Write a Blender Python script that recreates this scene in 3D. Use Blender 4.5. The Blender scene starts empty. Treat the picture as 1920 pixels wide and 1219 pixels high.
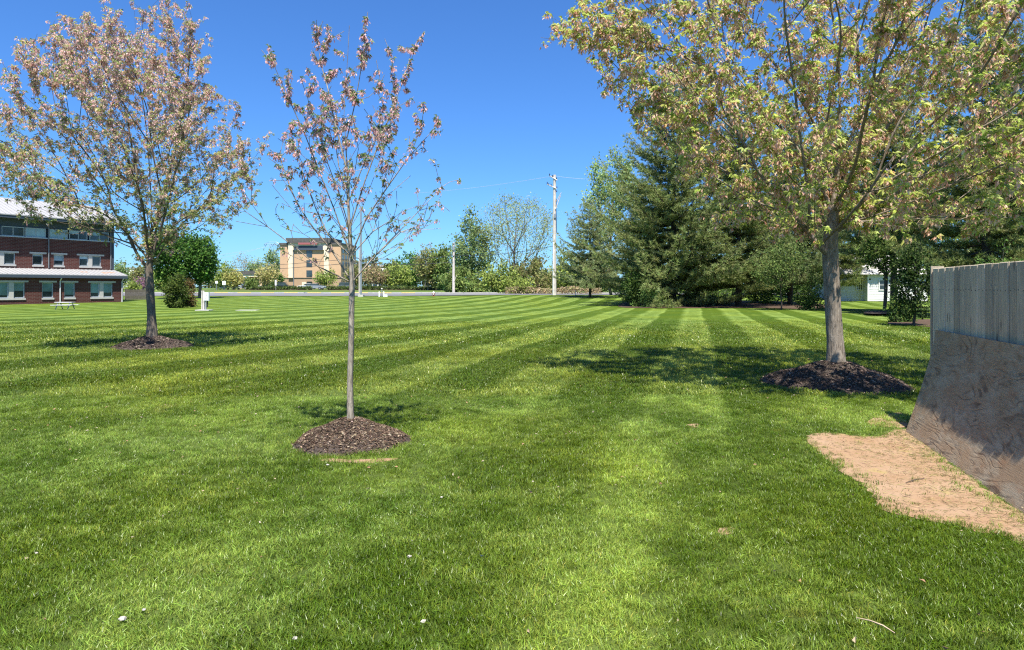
import bpy, math, random
import numpy as np
from mathutils import Vector, noise as mnoise
from mathutils.geometry import delaunay_2d_cdt

random.seed(7)
RNG = np.random.default_rng(11)
SC = bpy.context.scene
COL = SC.collection
R = math.radians

# ------------------------------------------------------------------ camera, sky, sun, exposure
F, H, YH = 1300.0, 1.65, 540.0           # focal length in photo pixels, eye height, horizon row
cam_data = bpy.data.cameras.new('camera')
cam_data.sensor_width = 36.0
cam_data.lens = F / 1920.0 * 36.0
cam_data.shift_y = -(609.5 - YH) / 1920.0
cam_data.clip_start = 0.05
cam_data.clip_end = 6000.0
cam = bpy.data.objects.new('camera', cam_data)
cam.location = (0, 0, H)
cam.rotation_euler = (R(90), 0, 0)
COL.objects.link(cam)
SC.camera = cam

SUN_EL = 64.0
world = bpy.data.worlds.new('World')
SC.world = world
world.use_nodes = True
wn = world.node_tree.nodes
wl = world.node_tree.links
wn.clear()
sky = wn.new('ShaderNodeTexSky')
sky.sky_type = 'NISHITA'
sky.sun_disc = False
sky.sun_elevation = R(SUN_EL)
sky.sun_rotation = R(180)
sky.altitude = 0.0
sky.air_density = 1.0
sky.dust_density = 0.25
sky.ozone_density = 3.0
bg = wn.new('ShaderNodeBackground')
bg.inputs['Strength'].default_value = 0.10
wo = wn.new('ShaderNodeOutputWorld')
skt = wn.new('ShaderNodeMixRGB')           # the camera's deep blue rendering of a clear sky, the same all round
skt.blend_type = 'MULTIPLY'
skt.inputs[0].default_value = 1.0
skt.inputs[2].default_value = (.33, .60, .96, 1)
wl.new(sky.outputs['Color'], skt.inputs[1])
wl.new(skt.outputs[0], bg.inputs['Color'])
wl.new(bg.outputs['Background'], wo.inputs['Surface'])

sun_data = bpy.data.lights.new('sun', 'SUN')
sun_data.energy = 5.0
sun_data.angle = R(0.53)
sun_data.color = (1.0, 0.95, 0.87)
sun = bpy.data.objects.new('sun', sun_data)
sun.rotation_euler = (R(90 - SUN_EL), 0, R(7))
COL.objects.link(sun)

SC.view_settings.view_transform = 'Standard'
SC.view_settings.look = 'None'
SC.view_settings.gamma = 1.0
SC.view_settings.use_curve_mapping = False
SC.view_settings.exposure = 1.0
try:
    SC.cycles.use_denoising = False
    SC.cycles.max_bounces = 6
    SC.cycles.diffuse_bounces = 3
    SC.cycles.transmission_bounces = 4
    SC.cycles.pixel_filter_type = 'BLACKMAN_HARRIS'
    SC.cycles.filter_width = 1.2
except Exception:
    pass


# ------------------------------------------------------------------ placement helpers
def sstep(a, b, x):
    t = np.clip((np.asarray(x, float) - a) / (b - a), 0, 1)
    return t * t * (3 - 2 * t)


PY = np.array([-80, 60, 80, 100, 112, 160, 200, 260, 2500.0])
PZ = np.array([0, 0, .16, .50, .74, 1.22, 1.46, 1.58, 1.60])


def terrain(x, y):
    x = np.asarray(x, float)
    y = np.asarray(y, float)
    z = np.interp(y, PY, PZ)
    z = z + 0.5 * np.exp(-((y - 84) / 13.0) ** 2) * sstep(-22, 4, x)
    z = z + 0.012 * np.sin(x * .55 + 1.3 * np.sin(y * .31)) * np.cos(y * .47 + .4)
    return z


def at(u, v, d):
    """the point seen at photo pixel (u, v) at distance d"""
    return np.array([(u - 960) / F * d, d, H - (v - YH) / F * d])


def gx(u, d):
    return (u - 960) / F * d


def ground(u, d):
    x = gx(u, d)
    return np.array([x, d, float(terrain(x, d))])


def tag(o, label, cat, group=None):
    o['label'] = label
    o['category'] = cat
    if group:
        o['group'] = group
    return o


def thing(name, label, cat, loc=(0, 0, 0), rz=0.0, group=None):
    o = bpy.data.objects.new(name, None)
    o.empty_display_size = 0.2
    o.location = [float(c) for c in loc]
    o.rotation_euler = (0, 0, rz)
    COL.objects.link(o)
    tag(o, label, cat, group)
    return o


def fast_mesh(name, V, faces, mat, parent=None, tint=None, smooth=False, loc=None, uv=None):
    """faces: list of int arrays (m, k). tint: (nfaces, 3)."""
    V = np.asarray(V, np.float32).reshape(-1, 3)
    me = bpy.data.meshes.new(name)
    me.vertices.add(len(V))
    me.vertices.foreach_set('co', V.ravel())
    faces = [np.asarray(f, np.int32) for f in faces if len(f)]
    loops = np.concatenate([f.ravel() for f in faces])
    sizes = np.concatenate([np.full(len(f), f.shape[1], np.int32) for f in faces])
    starts = np.concatenate([[0], np.cumsum(sizes)[:-1]]).astype(np.int32)
    me.loops.add(len(loops))
    me.loops.foreach_set('vertex_index', loops)
    me.polygons.add(len(sizes))
    me.polygons.foreach_set('loop_start', starts)
    me.polygons.foreach_set('loop_total', sizes)
    me.polygons.foreach_set('use_smooth', np.full(len(sizes), bool(smooth)))
    if tint is not None:
        a = me.attributes.new('tint', 'FLOAT_COLOR', 'FACE')
        c = np.ones((len(sizes), 4), np.float32)
        c[:, :3] = tint
        a.data.foreach_set('color', c.ravel())
    if uv is not None:
        l = me.uv_layers.new(name='UVMap')
        l.data.foreach_set('uv', np.asarray(uv, np.float32)[loops].ravel())
    me.update(calc_edges=True)
    me.validate()
    me.materials.append(mat)
    o = bpy.data.objects.new(name, me)
    if loc is not None:
        o.location = [float(c) for c in loc]
    if parent is not None:
        o.parent = parent
    COL.objects.link(o)
    return o


class MB:
    """collects solid pieces and links them as one mesh object"""

    def __init__(self):
        self.v = []
        self.f = {}
        self.n = 0

    def add(self, V, faces):
        V = np.asarray(V, float)
        for f in faces:
            self.f.setdefault(len(f), []).append([i + self.n for i in f])
        self.v.append(V)
        self.n += len(V)
        return self

    def box(self, c, s, rz=0.0, mat3=None):
        x, y, z = [k / 2 for k in s]
        V = np.array([[-x, -y, -z], [x, -y, -z], [x, y, -z], [-x, y, -z],
                      [-x, -y, z], [x, -y, z], [x, y, z], [-x, y, z]])
        if rz:
            ca, sa = math.cos(rz), math.sin(rz)
            V = V @ np.array([[ca, sa, 0], [-sa, ca, 0], [0, 0, 1]])
        if mat3 is not None:
            V = V @ np.asarray(mat3)
        return self.add(V + np.asarray(c, float), [(0, 3, 2, 1), (4, 5, 6, 7), (0, 1, 5, 4), (1, 2, 6, 5), (2, 3, 7, 6), (3, 0, 4, 7)])

    def b2(self, a, b):
        a = np.asarray(a, float)
        b = np.asarray(b, float)
        return self.box((a + b) / 2, np.abs(b - a))

    def tube(self, pts, rad, sides=8, cap=True):
        pts = np.asarray(pts, float)
        n = len(pts)
        rad = np.full(n, rad) if np.isscalar(rad) else np.asarray(rad, float)
        V, Fq = tube_arrays(pts, rad, sides)
        faces = [tuple(q) for q in Fq]
        if cap:
            faces.append(tuple(range(sides - 1, -1, -1)))
            faces.append(tuple(range((n - 1) * sides, n * sides)))
        return self.add(V, faces)

    def prism(self, poly, axis_a, axis_b, ext, origin=(0, 0, 0)):
        """poly in the (axis_a, axis_b) plane, pushed out by vector ext"""
        poly = np.asarray(poly, float)
        a = np.asarray(axis_a, float)
        b = np.asarray(axis_b, float)
        e = np.asarray(ext, float)
        n = len(poly)
        P = np.asarray(origin, float) + poly[:, :1] * a + poly[:, 1:] * b
        V = np.concatenate([P, P + e])
        faces = [tuple(range(n - 1, -1, -1)), tuple(range(n, 2 * n))]
        faces += [(i, (i + 1) % n, n + (i + 1) % n, n + i) for i in range(n)]
        return self.add(V, faces)

    def build(self, name, mat, parent=None, loc=None, smooth=False):
        V = np.concatenate(self.v)
        return fast_mesh(name, V, [np.array(x) for x in self.f.values()], mat, parent, loc=loc, smooth=smooth)


def tube_arrays(pts, rad, sides):
    n = len(pts)
    t = np.gradient(pts, axis=0) if n > 2 else np.repeat((pts[-1] - pts[0])[None], n, 0)
    t = t / (np.linalg.norm(t, axis=1, keepdims=True) + 1e-9)
    m = t.mean(0)
    ref = np.cross(m, [0.31, 0.95, 0.05])
    if np.linalg.norm(ref) < 1e-3:
        ref = np.cross(m, [1, 0, 0])
    nn = ref - (t @ ref)[:, None] * t
    nn /= (np.linalg.norm(nn, axis=1, keepdims=True) + 1e-9)
    bb = np.cross(t, nn)
    ang = np.arange(sides) * 2 * math.pi / sides
    V = pts[:, None, :] + rad[:, None, None] * (np.cos(ang)[None, :, None] * nn[:, None, :] + np.sin(ang)[None, :, None] * bb[:, None, :])
    i = np.arange(n - 1)[:, None] * sides
    j = np.arange(sides)[None, :]
    k = (j + 1) % sides
    q = np.stack([i + j, i + k, i + sides + k, i + sides + j], -1).reshape(-1, 4)
    return V.reshape(-1, 3), q


def copy_tree(o, parent=None):
    c = o.copy()
    COL.objects.link(c)
    if parent:
        c.parent = parent
    for ch in [k for k in bpy.data.objects if k.parent == o]:
        copy_tree(ch, c)
    return c


# ------------------------------------------------------------------ materials
class NT:
    def __init__(self, name):
        self.m = bpy.data.materials.new(name)
        self.m.use_nodes = True
        self.nt = self.m.node_tree
        self.nt.nodes.clear()
        self.out = self.nt.nodes.new('ShaderNodeOutputMaterial')

    def n(self, kind, **kw):
        x = self.nt.nodes.new('ShaderNode' + kind)
        for k, v in kw.items():
            setattr(x, k, v)
        return x

    def l(self, a, b):
        self.nt.links.new(a, b)

    def put(self, sock, v):
        if hasattr(v, 'is_linked') or isinstance(v, bpy.types.NodeSocket):
            self.l(v, sock)
        else:
            sock.default_value = v

    def math(self, op, a, b=0.0, c=0.0, clamp=False):
        x = self.n('Math', operation=op)
        x.use_clamp = clamp
        self.put(x.inputs[0], a)
        self.put(x.inputs[1], b)
        self.put(x.inputs[2], c)
        return x.outputs[0]

    def mix(self, fac, a, b, mode='MIX'):
        x = self.n('MixRGB', blend_type=mode)
        self.put(x.inputs[0], fac)
        self.put(x.inputs[1], a if not isinstance(a, tuple) else (*a, 1))
        self.put(x.inputs[2], b if not isinstance(b, tuple) else (*b, 1))
        return x.outputs[0]

    def noise(self, vec, scale, detail=4, rough=.55, dist=0.0):
        x = self.n('TexNoise')
        if vec is not None:
            self.l(vec, x.inputs['Vector'])
        x.inputs['Scale'].default_value = scale
        x.inputs['Detail'].default_value = detail
        x.inputs['Roughness'].default_value = rough
        x.inputs['Distortion'].default_value = dist
        return x.outputs['Fac']

    def rng(self, v, a, b, c=0.0, d=1.0):
        x = self.n('MapRange')
        self.put(x.inputs[0], v)
        for i, k in enumerate((a, b, c, d)):
            x.inputs[1 + i].default_value = k
        return x.outputs[0]

    def scaled(self, vec, s):
        x = self.n('Mapping')
        self.l(vec, x.inputs['Vector'])
        x.inputs['Scale'].default_value = s
        return x.outputs[0]

    def pos(self):
        return self.n('NewGeometry').outputs['Position']

    def objco(self):
        return self.n('TexCoord').outputs['Object']

    def bump(self, h, strength=.3, dist=.02):
        x = self.n('Bump')
        x.inputs['Strength'].default_value = strength
        x.inputs['Distance'].default_value = dist
        self.l(h, x.inputs['Height'])
        return x.outputs[0]

    def bsdf(self, color, rough=.7, normal=None, metal=0.0, spec=.3, coat=0.0):
        p = self.n('BsdfPrincipled')
        self.put(p.inputs['Base Color'], (*color, 1) if isinstance(color, tuple) else color)
        self.put(p.inputs['Roughness'], rough)
        p.inputs['Metallic'].default_value = metal
        p.inputs['Specular IOR Level'].default_value = spec
        p.inputs['Coat Weight'].default_value = coat
        if normal is not None:
            self.l(normal, p.inputs['Normal'])
        return p.outputs[0]

    def end(self, sh):
        self.l(sh, self.out.inputs['Surface'])
        return self.m


def mat_plain(name, col, rough=.6, var=.15, scale=6.0, metal=0.0, spec=.3, bump=.1):
    t = NT(name)
    n = t.noise(t.objco(), scale, 5)
    f = t.rng(n, .3, .7, 1 - var, 1 + var)
    c = t.mix(1.0, col, t.n('CombineColor').outputs[0], 'MULTIPLY')
    cc = c.node.inputs[2].links[0].from_node
    for i in range(3):
        t.l(f, cc.inputs[i])
    return t.end(t.bsdf(c, rough, t.bump(n, bump, .01), metal, spec))


def grey(t, f):
    cc = t.n('CombineColor')
    for i in range(3):
        t.l(f, cc.inputs[i])
    return cc.outputs[0]


def stripe_fields(t):  # light and dark of tilted blades, painted as colour bands
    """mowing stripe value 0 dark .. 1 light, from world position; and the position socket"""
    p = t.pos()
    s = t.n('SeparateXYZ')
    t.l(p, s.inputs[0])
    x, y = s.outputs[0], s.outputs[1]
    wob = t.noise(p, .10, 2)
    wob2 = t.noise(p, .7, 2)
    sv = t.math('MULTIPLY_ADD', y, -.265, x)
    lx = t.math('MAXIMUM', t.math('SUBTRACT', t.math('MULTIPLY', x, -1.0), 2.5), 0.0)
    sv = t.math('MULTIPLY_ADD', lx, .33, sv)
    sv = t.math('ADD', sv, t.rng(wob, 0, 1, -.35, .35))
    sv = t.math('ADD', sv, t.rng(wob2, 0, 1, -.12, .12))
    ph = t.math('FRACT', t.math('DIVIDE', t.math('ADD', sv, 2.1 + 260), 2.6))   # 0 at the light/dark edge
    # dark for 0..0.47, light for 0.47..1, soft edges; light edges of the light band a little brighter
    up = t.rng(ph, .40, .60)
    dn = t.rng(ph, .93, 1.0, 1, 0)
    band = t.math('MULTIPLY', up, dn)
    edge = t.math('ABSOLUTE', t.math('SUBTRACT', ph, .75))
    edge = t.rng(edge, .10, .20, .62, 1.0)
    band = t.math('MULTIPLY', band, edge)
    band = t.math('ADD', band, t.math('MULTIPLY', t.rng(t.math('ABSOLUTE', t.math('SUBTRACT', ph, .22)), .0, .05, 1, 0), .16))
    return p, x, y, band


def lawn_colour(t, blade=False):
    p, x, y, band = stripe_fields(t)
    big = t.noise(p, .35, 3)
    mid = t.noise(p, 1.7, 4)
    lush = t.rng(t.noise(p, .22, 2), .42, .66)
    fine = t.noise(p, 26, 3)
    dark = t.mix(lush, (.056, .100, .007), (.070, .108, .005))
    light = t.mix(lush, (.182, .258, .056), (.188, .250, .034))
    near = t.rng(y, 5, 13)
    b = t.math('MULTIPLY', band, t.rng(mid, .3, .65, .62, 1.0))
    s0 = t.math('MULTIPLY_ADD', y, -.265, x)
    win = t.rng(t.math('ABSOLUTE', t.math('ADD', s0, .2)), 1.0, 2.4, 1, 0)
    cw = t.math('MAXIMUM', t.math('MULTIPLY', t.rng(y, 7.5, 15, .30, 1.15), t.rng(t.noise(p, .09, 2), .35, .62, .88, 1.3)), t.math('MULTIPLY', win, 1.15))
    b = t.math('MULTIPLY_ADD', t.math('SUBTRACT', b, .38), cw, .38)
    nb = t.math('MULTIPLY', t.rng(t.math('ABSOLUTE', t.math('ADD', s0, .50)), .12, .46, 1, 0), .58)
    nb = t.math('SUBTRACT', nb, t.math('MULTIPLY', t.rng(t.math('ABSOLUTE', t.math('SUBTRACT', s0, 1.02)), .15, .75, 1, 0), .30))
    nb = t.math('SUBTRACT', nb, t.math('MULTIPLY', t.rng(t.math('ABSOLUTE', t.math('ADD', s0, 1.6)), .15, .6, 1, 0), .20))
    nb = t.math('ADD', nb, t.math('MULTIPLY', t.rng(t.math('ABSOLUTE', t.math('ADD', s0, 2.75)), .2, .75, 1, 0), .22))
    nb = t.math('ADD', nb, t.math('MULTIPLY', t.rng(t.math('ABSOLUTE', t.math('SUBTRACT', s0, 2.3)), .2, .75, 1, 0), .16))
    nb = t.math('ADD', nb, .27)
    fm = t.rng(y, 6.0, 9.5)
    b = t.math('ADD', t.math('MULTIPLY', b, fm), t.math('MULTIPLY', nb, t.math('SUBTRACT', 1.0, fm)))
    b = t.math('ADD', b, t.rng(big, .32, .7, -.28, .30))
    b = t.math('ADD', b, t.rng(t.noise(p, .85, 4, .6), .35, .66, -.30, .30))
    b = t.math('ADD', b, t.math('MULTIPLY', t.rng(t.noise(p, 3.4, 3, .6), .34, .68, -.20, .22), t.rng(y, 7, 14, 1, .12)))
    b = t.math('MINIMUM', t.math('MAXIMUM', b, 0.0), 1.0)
    c = t.mix(b, dark, light)  # stripe shading goes into the base colour of ground and blades
    # sparse straw coloured patches
    st = t.rng(t.noise(p, .9, 5, .65), .63, .74, 0, .55)
    c = t.mix(st, c, (.20, .19, .06))
    # beyond the mown lawn (across the road) olive and duller
    far = t.rng(y, 100, 112)
    c = t.mix(far, c, (.100, .150, .034))
    return t, p, x, y, c, fine


def mat_lawn():
    t = NT('lawn_ground')
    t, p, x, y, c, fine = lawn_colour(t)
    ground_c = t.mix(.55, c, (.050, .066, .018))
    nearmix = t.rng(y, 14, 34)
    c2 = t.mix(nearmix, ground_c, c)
    gr = t.noise(t.scaled(p, (1, .45, 1)), 9, 6, .75)
    c2 = t.mix(1.0, c2, grey(t, t.rng(gr, .3, .7, .70, 1.26)), 'MULTIPLY')
    nb = t.bump(t.noise(p, 14, 6, .7), .8, .06)
    return t.end(t.bsdf(c2, .85, nb, spec=.12))


def mat_blade():
    t = NT('grass_blade')
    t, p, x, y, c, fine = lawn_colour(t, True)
    r = t.n('ObjectInfo').outputs['Random']
    c = t.mix(1.0, c, grey(t, t.rng(r, 0, 1, .75, 1.35)), 'MULTIPLY')
    a = t.n('Attribute', attribute_name='tint').outputs['Color']
    c = t.mix(1.0, c, a, 'MULTIPLY')
    c = t.mix(1.0, c, (1.56, 1.50, 1.35), 'MULTIPLY')
    d = t.bsdf(c, .38, spec=.45)
    tr = t.n('BsdfTranslucent')
    t.l(c, tr.inputs[0])
    ms = t.n('MixShader')
    ms.inputs[0].default_value = .35
    t.l(d, ms.inputs[1])
    t.l(tr.outputs[0], ms.inputs[2])
    return t.end(ms.outputs[0])


def mat_leaf(name, transl=.35, rough=.5, spec=.3):
    t = NT(name)
    a = t.n('Attribute', attribute_name='tint').outputs['Color']
    d = t.bsdf(a, rough, spec=spec)
    tr = t.n('BsdfTranslucent')
    t.l(a, tr.inputs[0])
    ms = t.n('MixShader')
    ms.inputs[0].default_value = transl
    t.l(d, ms.inputs[1])
    t.l(tr.outputs[0], ms.inputs[2])
    return t.end(ms.outputs[0])


def mat_bark(name, c1, c2, scale=1.0, bump=.6):
    t = NT(name)
    o = t.objco()
    st = t.scaled(o, (9 * scale, 9 * scale, 2.2 * scale))
    n1 = t.noise(st, 3, 6, .65, .6)
    n2 = t.noise(o, 2.2 * scale, 3)
    v = t.n('TexVoronoi')
    t.l(st, v.inputs['Vector'])
    v.inputs['Scale'].default_value = 2.2
    h = t.math('ADD', n1, t.math('MULTIPLY', v.outputs['Distance'], .5))
    c = t.mix(t.rng(n1, .3, .72), c1, c2)
    c = t.mix(t.rng(n2, .55, .7, 0, .5), c, tuple(.55 * k for k in c1))
    return t.end(t.bsdf(c, .9, t.bump(h, bump, .02), spec=.1))


def mat_planks():
    t = NT('weathered_plank_wood')
    o = t.objco()
    info = t.n('ObjectInfo').outputs['Random']
    off = t.n('CombineXYZ')
    t.l(t.math('MULTIPLY', info, 37.0), off.inputs[0])
    va = t.n('VectorMath', operation='ADD')
    t.l(o, va.inputs[0])
    t.l(off.outputs[0], va.inputs[1])
    g = t.noise(t.scaled(va.outputs[0], (26, 26, 1.1)), 2.4, 7, .7, .9)
    blot = t.noise(t.scaled(va.outputs[0], (3, 3, 1.2)), 1.8, 4)
    kn = t.n('TexVoronoi')
    t.l(t.scaled(va.outputs[0], (7, 7, 2.0)), kn.inputs['Vector'])
    kn.inputs['Scale'].default_value = .85
    knot = t.rng(kn.outputs['Distance'], .05, .13, 1, 0)
    c = t.mix(t.rng(g, .32, .68), (.37, .30, .205), (.70, .595, .44))
    c = t.mix(t.rng(blot, .4, .75, 0, .55), c, (.30, .265, .22))
    c = t.mix(1.0, c, grey(t, t.rng(info, 0, 1, .72, 1.2)), 'MULTIPLY')
    c = t.mix(t.math('MULTIPLY', knot, .75), c, (.07, .055, .045))
    return t.end(t.bsdf(c, .85, t.bump(g, .45, .006), spec=.15))


def mat_plywood():
    t = NT('weathered_plywood')
    uv = t.n('TexCoord').outputs['UV']
    # rotary cut veneer: contour lines of a slow height field, drawn out along the sheet
    n = t.noise(t.scaled(uv, (.55, 1.9, 1)), 1.25, 3.0, .5, 1.1)
    n2 = t.noise(t.scaled(uv, (6, 22, 1)), 2.0, 3, .6)
    ph = t.math('ADD', t.math('MULTIPLY', n, 88.0), t.math('MULTIPLY', n2, 2.2))
    rings = t.rng(t.math('SINE', ph), .10, .95)
    rm = t.rng(t.noise(t.scaled(uv, (.9, 1.6, 1)), 1.6, 3), .40, .58)
    rings = t.math('MULTIPLY', rings, rm)
    streak = t.noise(t.scaled(uv, (3.0, 70, 1)), 2.0, 7, .75, .35)
    wear = t.noise(t.scaled(uv, (1.5, 3.4, 1)), 1.7, 8, .68, .5)
    fibre = t.noise(t.scaled(uv, (9, 160, 1)), 2.0, 4, .7)
    c = t.mix(t.rng(streak, .30, .70), (.20, .130, .075), (.46, .325, .200))
    c = t.mix(t.math('MULTIPLY', rings, .75), c, (.095, .060, .042))
    wm = t.math('MULTIPLY', t.rng(wear, .44, .66), t.rng(fibre, .35, .6, .45, .95))
    c = t.mix(wm, c, t.mix(t.rng(streak, .3, .7), (.30, .250, .170), (.50, .43, .31)))
    c = t.mix(t.rng(t.noise(t.scaled(uv, (2, 4, 1)), 1.9, 6, .65), .55, .66, 0, .6), c, (.34, .19, .105))
    crack = t.noise(t.scaled(uv, (1.1, 46, 1)), 1.0, 5, .65, .25)
    ck = t.rng(crack, .655, .69)
    c = t.mix(t.math('MULTIPLY', ck, .85), c, (.035, .025, .02))
    h = t.math('ADD', t.math('MULTIPLY', rings, -.5), t.math('ADD', t.math('MULTIPLY', streak, .9), t.math('MULTIPLY', ck, -1.0)))
    return t.end(t.bsdf(c, .82, t.bump(h, .75, .007), spec=.15))


def mat_soil():
    t = NT('bare_soil')
    p = t.pos()
    a = t.noise(p, 2.2, 5, .6)
    b = t.noise(p, 45, 6, .7)
    st = t.noise(t.scaled(p, (30, 9, 30)), 2.5, 5, .7, 1.4)
    c = t.mix(t.rng(a, .35, .68), (.30, .190, .112), (.35, .245, .160))
    c = t.mix(t.rng(b, .45, .75, 0, .5), c, (.30, .17, .09))
    c = t.mix(t.rng(st, .60, .70, 0, .55), c, (.20, .135, .07))
    c = t.mix(t.rng(t.noise(p, 3.1, 4), .60, .72, 0, .6), c, (.33, .27, .09))
    return t.end(t.bsdf(c, .95, t.bump(t.math('ADD', b, st), .5, .012), spec=.05))


def mat_brick(name, c1, c2, mortar, scale):
    t = NT(name)
    uv = t.n('TexCoord').outputs['UV']
    b = t.n('TexBrick')
    t.l(uv, b.inputs['Vector'])
    b.inputs['Color1'].default_value = (*c1, 1)
    b.inputs['Color2'].default_value = (*c2, 1)
    b.inputs['Mortar'].default_value = (*mortar, 1)
    b.inputs['Scale'].default_value = 1.0
    b.inputs['Brick Width'].default_value = scale
    b.inputs['Row Height'].default_value = scale / 3
    b.inputs['Mortar Size'].default_value = scale * .05
    n = t.noise(uv, .8, 4)
    c = t.mix(1.0, b.outputs['Color'], grey(t, t.rng(n, .3, .7, .85, 1.12)), 'MULTIPLY')
    return t.end(t.bsdf(c, .9, spec=.1))


def mat_glass(name, col=(.025, .035, .04), rough=.08):
    t = NT(name)
    n = t.noise(t.pos(), .5, 3)
    c = t.mix(t.rng(n, .4, .65), col, tuple(1.8 * k for k in col))
    return t.end(t.bsdf(c, rough, spec=.9))


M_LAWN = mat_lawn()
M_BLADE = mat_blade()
M_LEAF = mat_leaf('spring_leaf', .54)
M_NEEDLE = mat_leaf('pine_needle', .30, .6)
M_FAR = mat_leaf('distant_leaf', .42, .6, .2)
M_BARK = mat_bark('maple_bark', (.105, .080, .058), (.38, .32, .25), 1.0, .9)
M_BARK_DARK = mat_bark('dark_maple_bark', (.085, .066, .050), (.24, .20, .155))
M_BARK_YOUNG = mat_bark('young_maple_bark', (.13, .105, .075), (.50, .44, .35), 1.5, .5)
M_BARK_PINE = mat_bark('pine_bark', (.045, .036, .03), (.12, .10, .085))
M_BARK_FAR = mat_bark('distant_bark', (.13, .11, .09), (.25, .22, .18), .5)
M_PLANK = mat_planks()
M_PLY = mat_plywood()
M_SOIL = mat_soil()
M_CHIP = mat_leaf('mulch_chip', 0.0, .9, .1)
M_MULCH = mat_plain('mulch_bed', (.062, .046, .036), .95, .5, 40, bump=.8)
M_BRICK = mat_brick('dark_red_brick', (.108, .036, .030), (.082, .028, .024), (.13, .09, .078), .42)
M_STONE = mat_plain('cast_stone', (.46, .44, .40), .8, .08)
M_FRAME = mat_plain('window_frame_grey', (.40, .44, .46), .5, .05)
M_SLATE = mat_plain('slate_fascia', (.060, .076, .100), .6, .08)
M_METALROOF = mat_plain('pale_metal_roof', (.34, .335, .33), .5, .06, 1.5, spec=.3)
M_RUST = mat_plain('rust_stain', (.42, .24, .14), .7, .4, 3)
M_GLASS = mat_glass('window_glass')
M_GLASS_TEAL = mat_glass('blind_glass', (.11, .19, .19), .15)
M_GLASS_PALE = mat_glass('sky_glass', (.24, .33, .37), .12)
M_DOWN = mat_plain('downspout_metal', (.62, .62, .61), .5, .05)
M_DOWN_DK = mat_plain('dark_downspout', (.16, .175, .19), .5, .05)
M_TAN = mat_plain('tan_stucco', (.55, .36, .215), .9, .05, .6)
M_TAN2 = mat_plain('brown_stucco', (.40, .27, .17), .9, .06, .6)
M_CREAM = mat_plain('cream_stucco', (.78, .66, .47), .9, .04, .6)
M_ROOFDK = mat_plain('dark_shingle', (.10, .095, .09), .85, .25, 2)
M_RED = mat_plain('red_sign_face', (.34, .11, .11), .5, .1)
M_WHITE = mat_plain('white_paint', (.78, .78, .76), .5, .05)
M_CONC = mat_plain('pale_concrete', (.48, .46, .42), .9, .15, 3)
M_ASPH = mat_plain('asphalt', (.16, .16, .165), .9, .15, .7)
M_YELLOW = mat_plain('yellow_road_paint', (.70, .55, .22), .7, .15)
M_POLE = mat_plain('weathered_pole_wood', (.58, .53, .47), .85, .22, 2.2)
M_STEEL = mat_plain('galvanised_steel', (.36, .38, .40), .45, .1, metal=.5)
M_BLACK = mat_plain('black_rubber', (.02, .02, .022), .6, .2)
M_WIRE = mat_plain('dark_wire', (.05, .05, .055), .6, .1)
M_WIRE_PALE = mat_plain('pale_wire', (.45, .50, .56), .5, .1)
M_GREYWOOD = mat_plain('grey_fence_wood', (.11, .10, .085), .9, .3, 5)
M_SIDING = mat_plain('white_siding', (.70, .70, .68), .6, .05, 2)
M_HYD = mat_plain('hydrant_red', (.30, .06, .045), .5, .1)
M_PEBBLE = mat_plain('pale_stone', (.42, .385, .33), .8, .15, 20)
M_DRYLEAF = mat_leaf('dry_leaf', .2, .7)
M_STICK = mat_plain('dry_stick', (.45, .34, .22), .9, .2, 15)

# ------------------------------------------------------------------ setting: lawn, road, kerbs
TREES = dict(young=(657, 7.42, .60), right=(1567, 11.85, 1.14), left=(285, 19.3, 1.02))


def build_lawn():
    gx_ = np.sinh(np.linspace(-5.6, 5.6, 190)) / math.sinh(5.6) * 1800
    a = np.linspace(-12, 30, 70)
    b = np.geomspace(30.6, 2600, 130)
    gy_ = np.concatenate([[-200, -60, -30, -18], a, b])
    X, Y = np.meshgrid(gx_, gy_)
    Z = terrain(X, Y)
    V = np.stack([X, Y, Z], -1).reshape(-1, 3)
    nx, ny = len(gx_), len(gy_)
    i = np.arange(ny - 1)[:, None] * nx + np.arange(nx - 1)[None]
    q = np.stack([i, i + 1, i + nx + 1, i + nx], -1).reshape(-1, 4)
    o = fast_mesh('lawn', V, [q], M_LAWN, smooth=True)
    o['kind'] = 'structure'


build_lawn()


def strip(name, y0, y1, x0, x1, mat, lift, nx=60, ny=4, skew=0.0, thick=None):
    """a draped band running across the view"""
    xs = np.linspace(x0, x1, nx)
    ys = np.linspace(0, 1, ny)
    X, T = np.meshgrid(xs, ys)
    Y = y0 + (y1 - y0) * T + skew * X
    Z = terrain(X, Y) + lift
    V = np.stack([X, Y, Z], -1).reshape(-1, 3)
    i = np.arange(ny - 1)[:, None] * nx + np.arange(nx - 1)[None]
    q = np.stack([i, i + 1, i + nx + 1, i + nx], -1).reshape(-1, 4)
    faces = [q]
    if thick:
        n = len(V)
        front = np.stack([V[:nx, 0], V[:nx, 1], V[:nx, 2] - thick], -1)
        V = np.concatenate([V, front])
        j = np.arange(nx - 1)
        faces.append(np.stack([j, n + j, n + j + 1, j + 1], -1)[:, ::-1])
    o = fast_mesh(name, V, faces, mat)
    o['kind'] = 'structure'
    return o


strip('road', 97, 111, -260, 60, M_ASPH, .07, 120, 8, -.03)
strip('kerb', 110.9, 111.25, -260, 60, M_CONC, .20, 120, 2, -.03, .15)
strip('verge_soil', 150, 152.5, -90, 0, M_SOIL, .05, 60, 2)
for k in range(9):
    x0 = gx(390 + k * 45, 110)
    o = strip('kerb_marking', 110.88, 111.27, x0, x0 + 2.2, M_YELLOW, .212, 4, 2, -.03, .13)

# ------------------------------------------------------------------ tree engine


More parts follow.
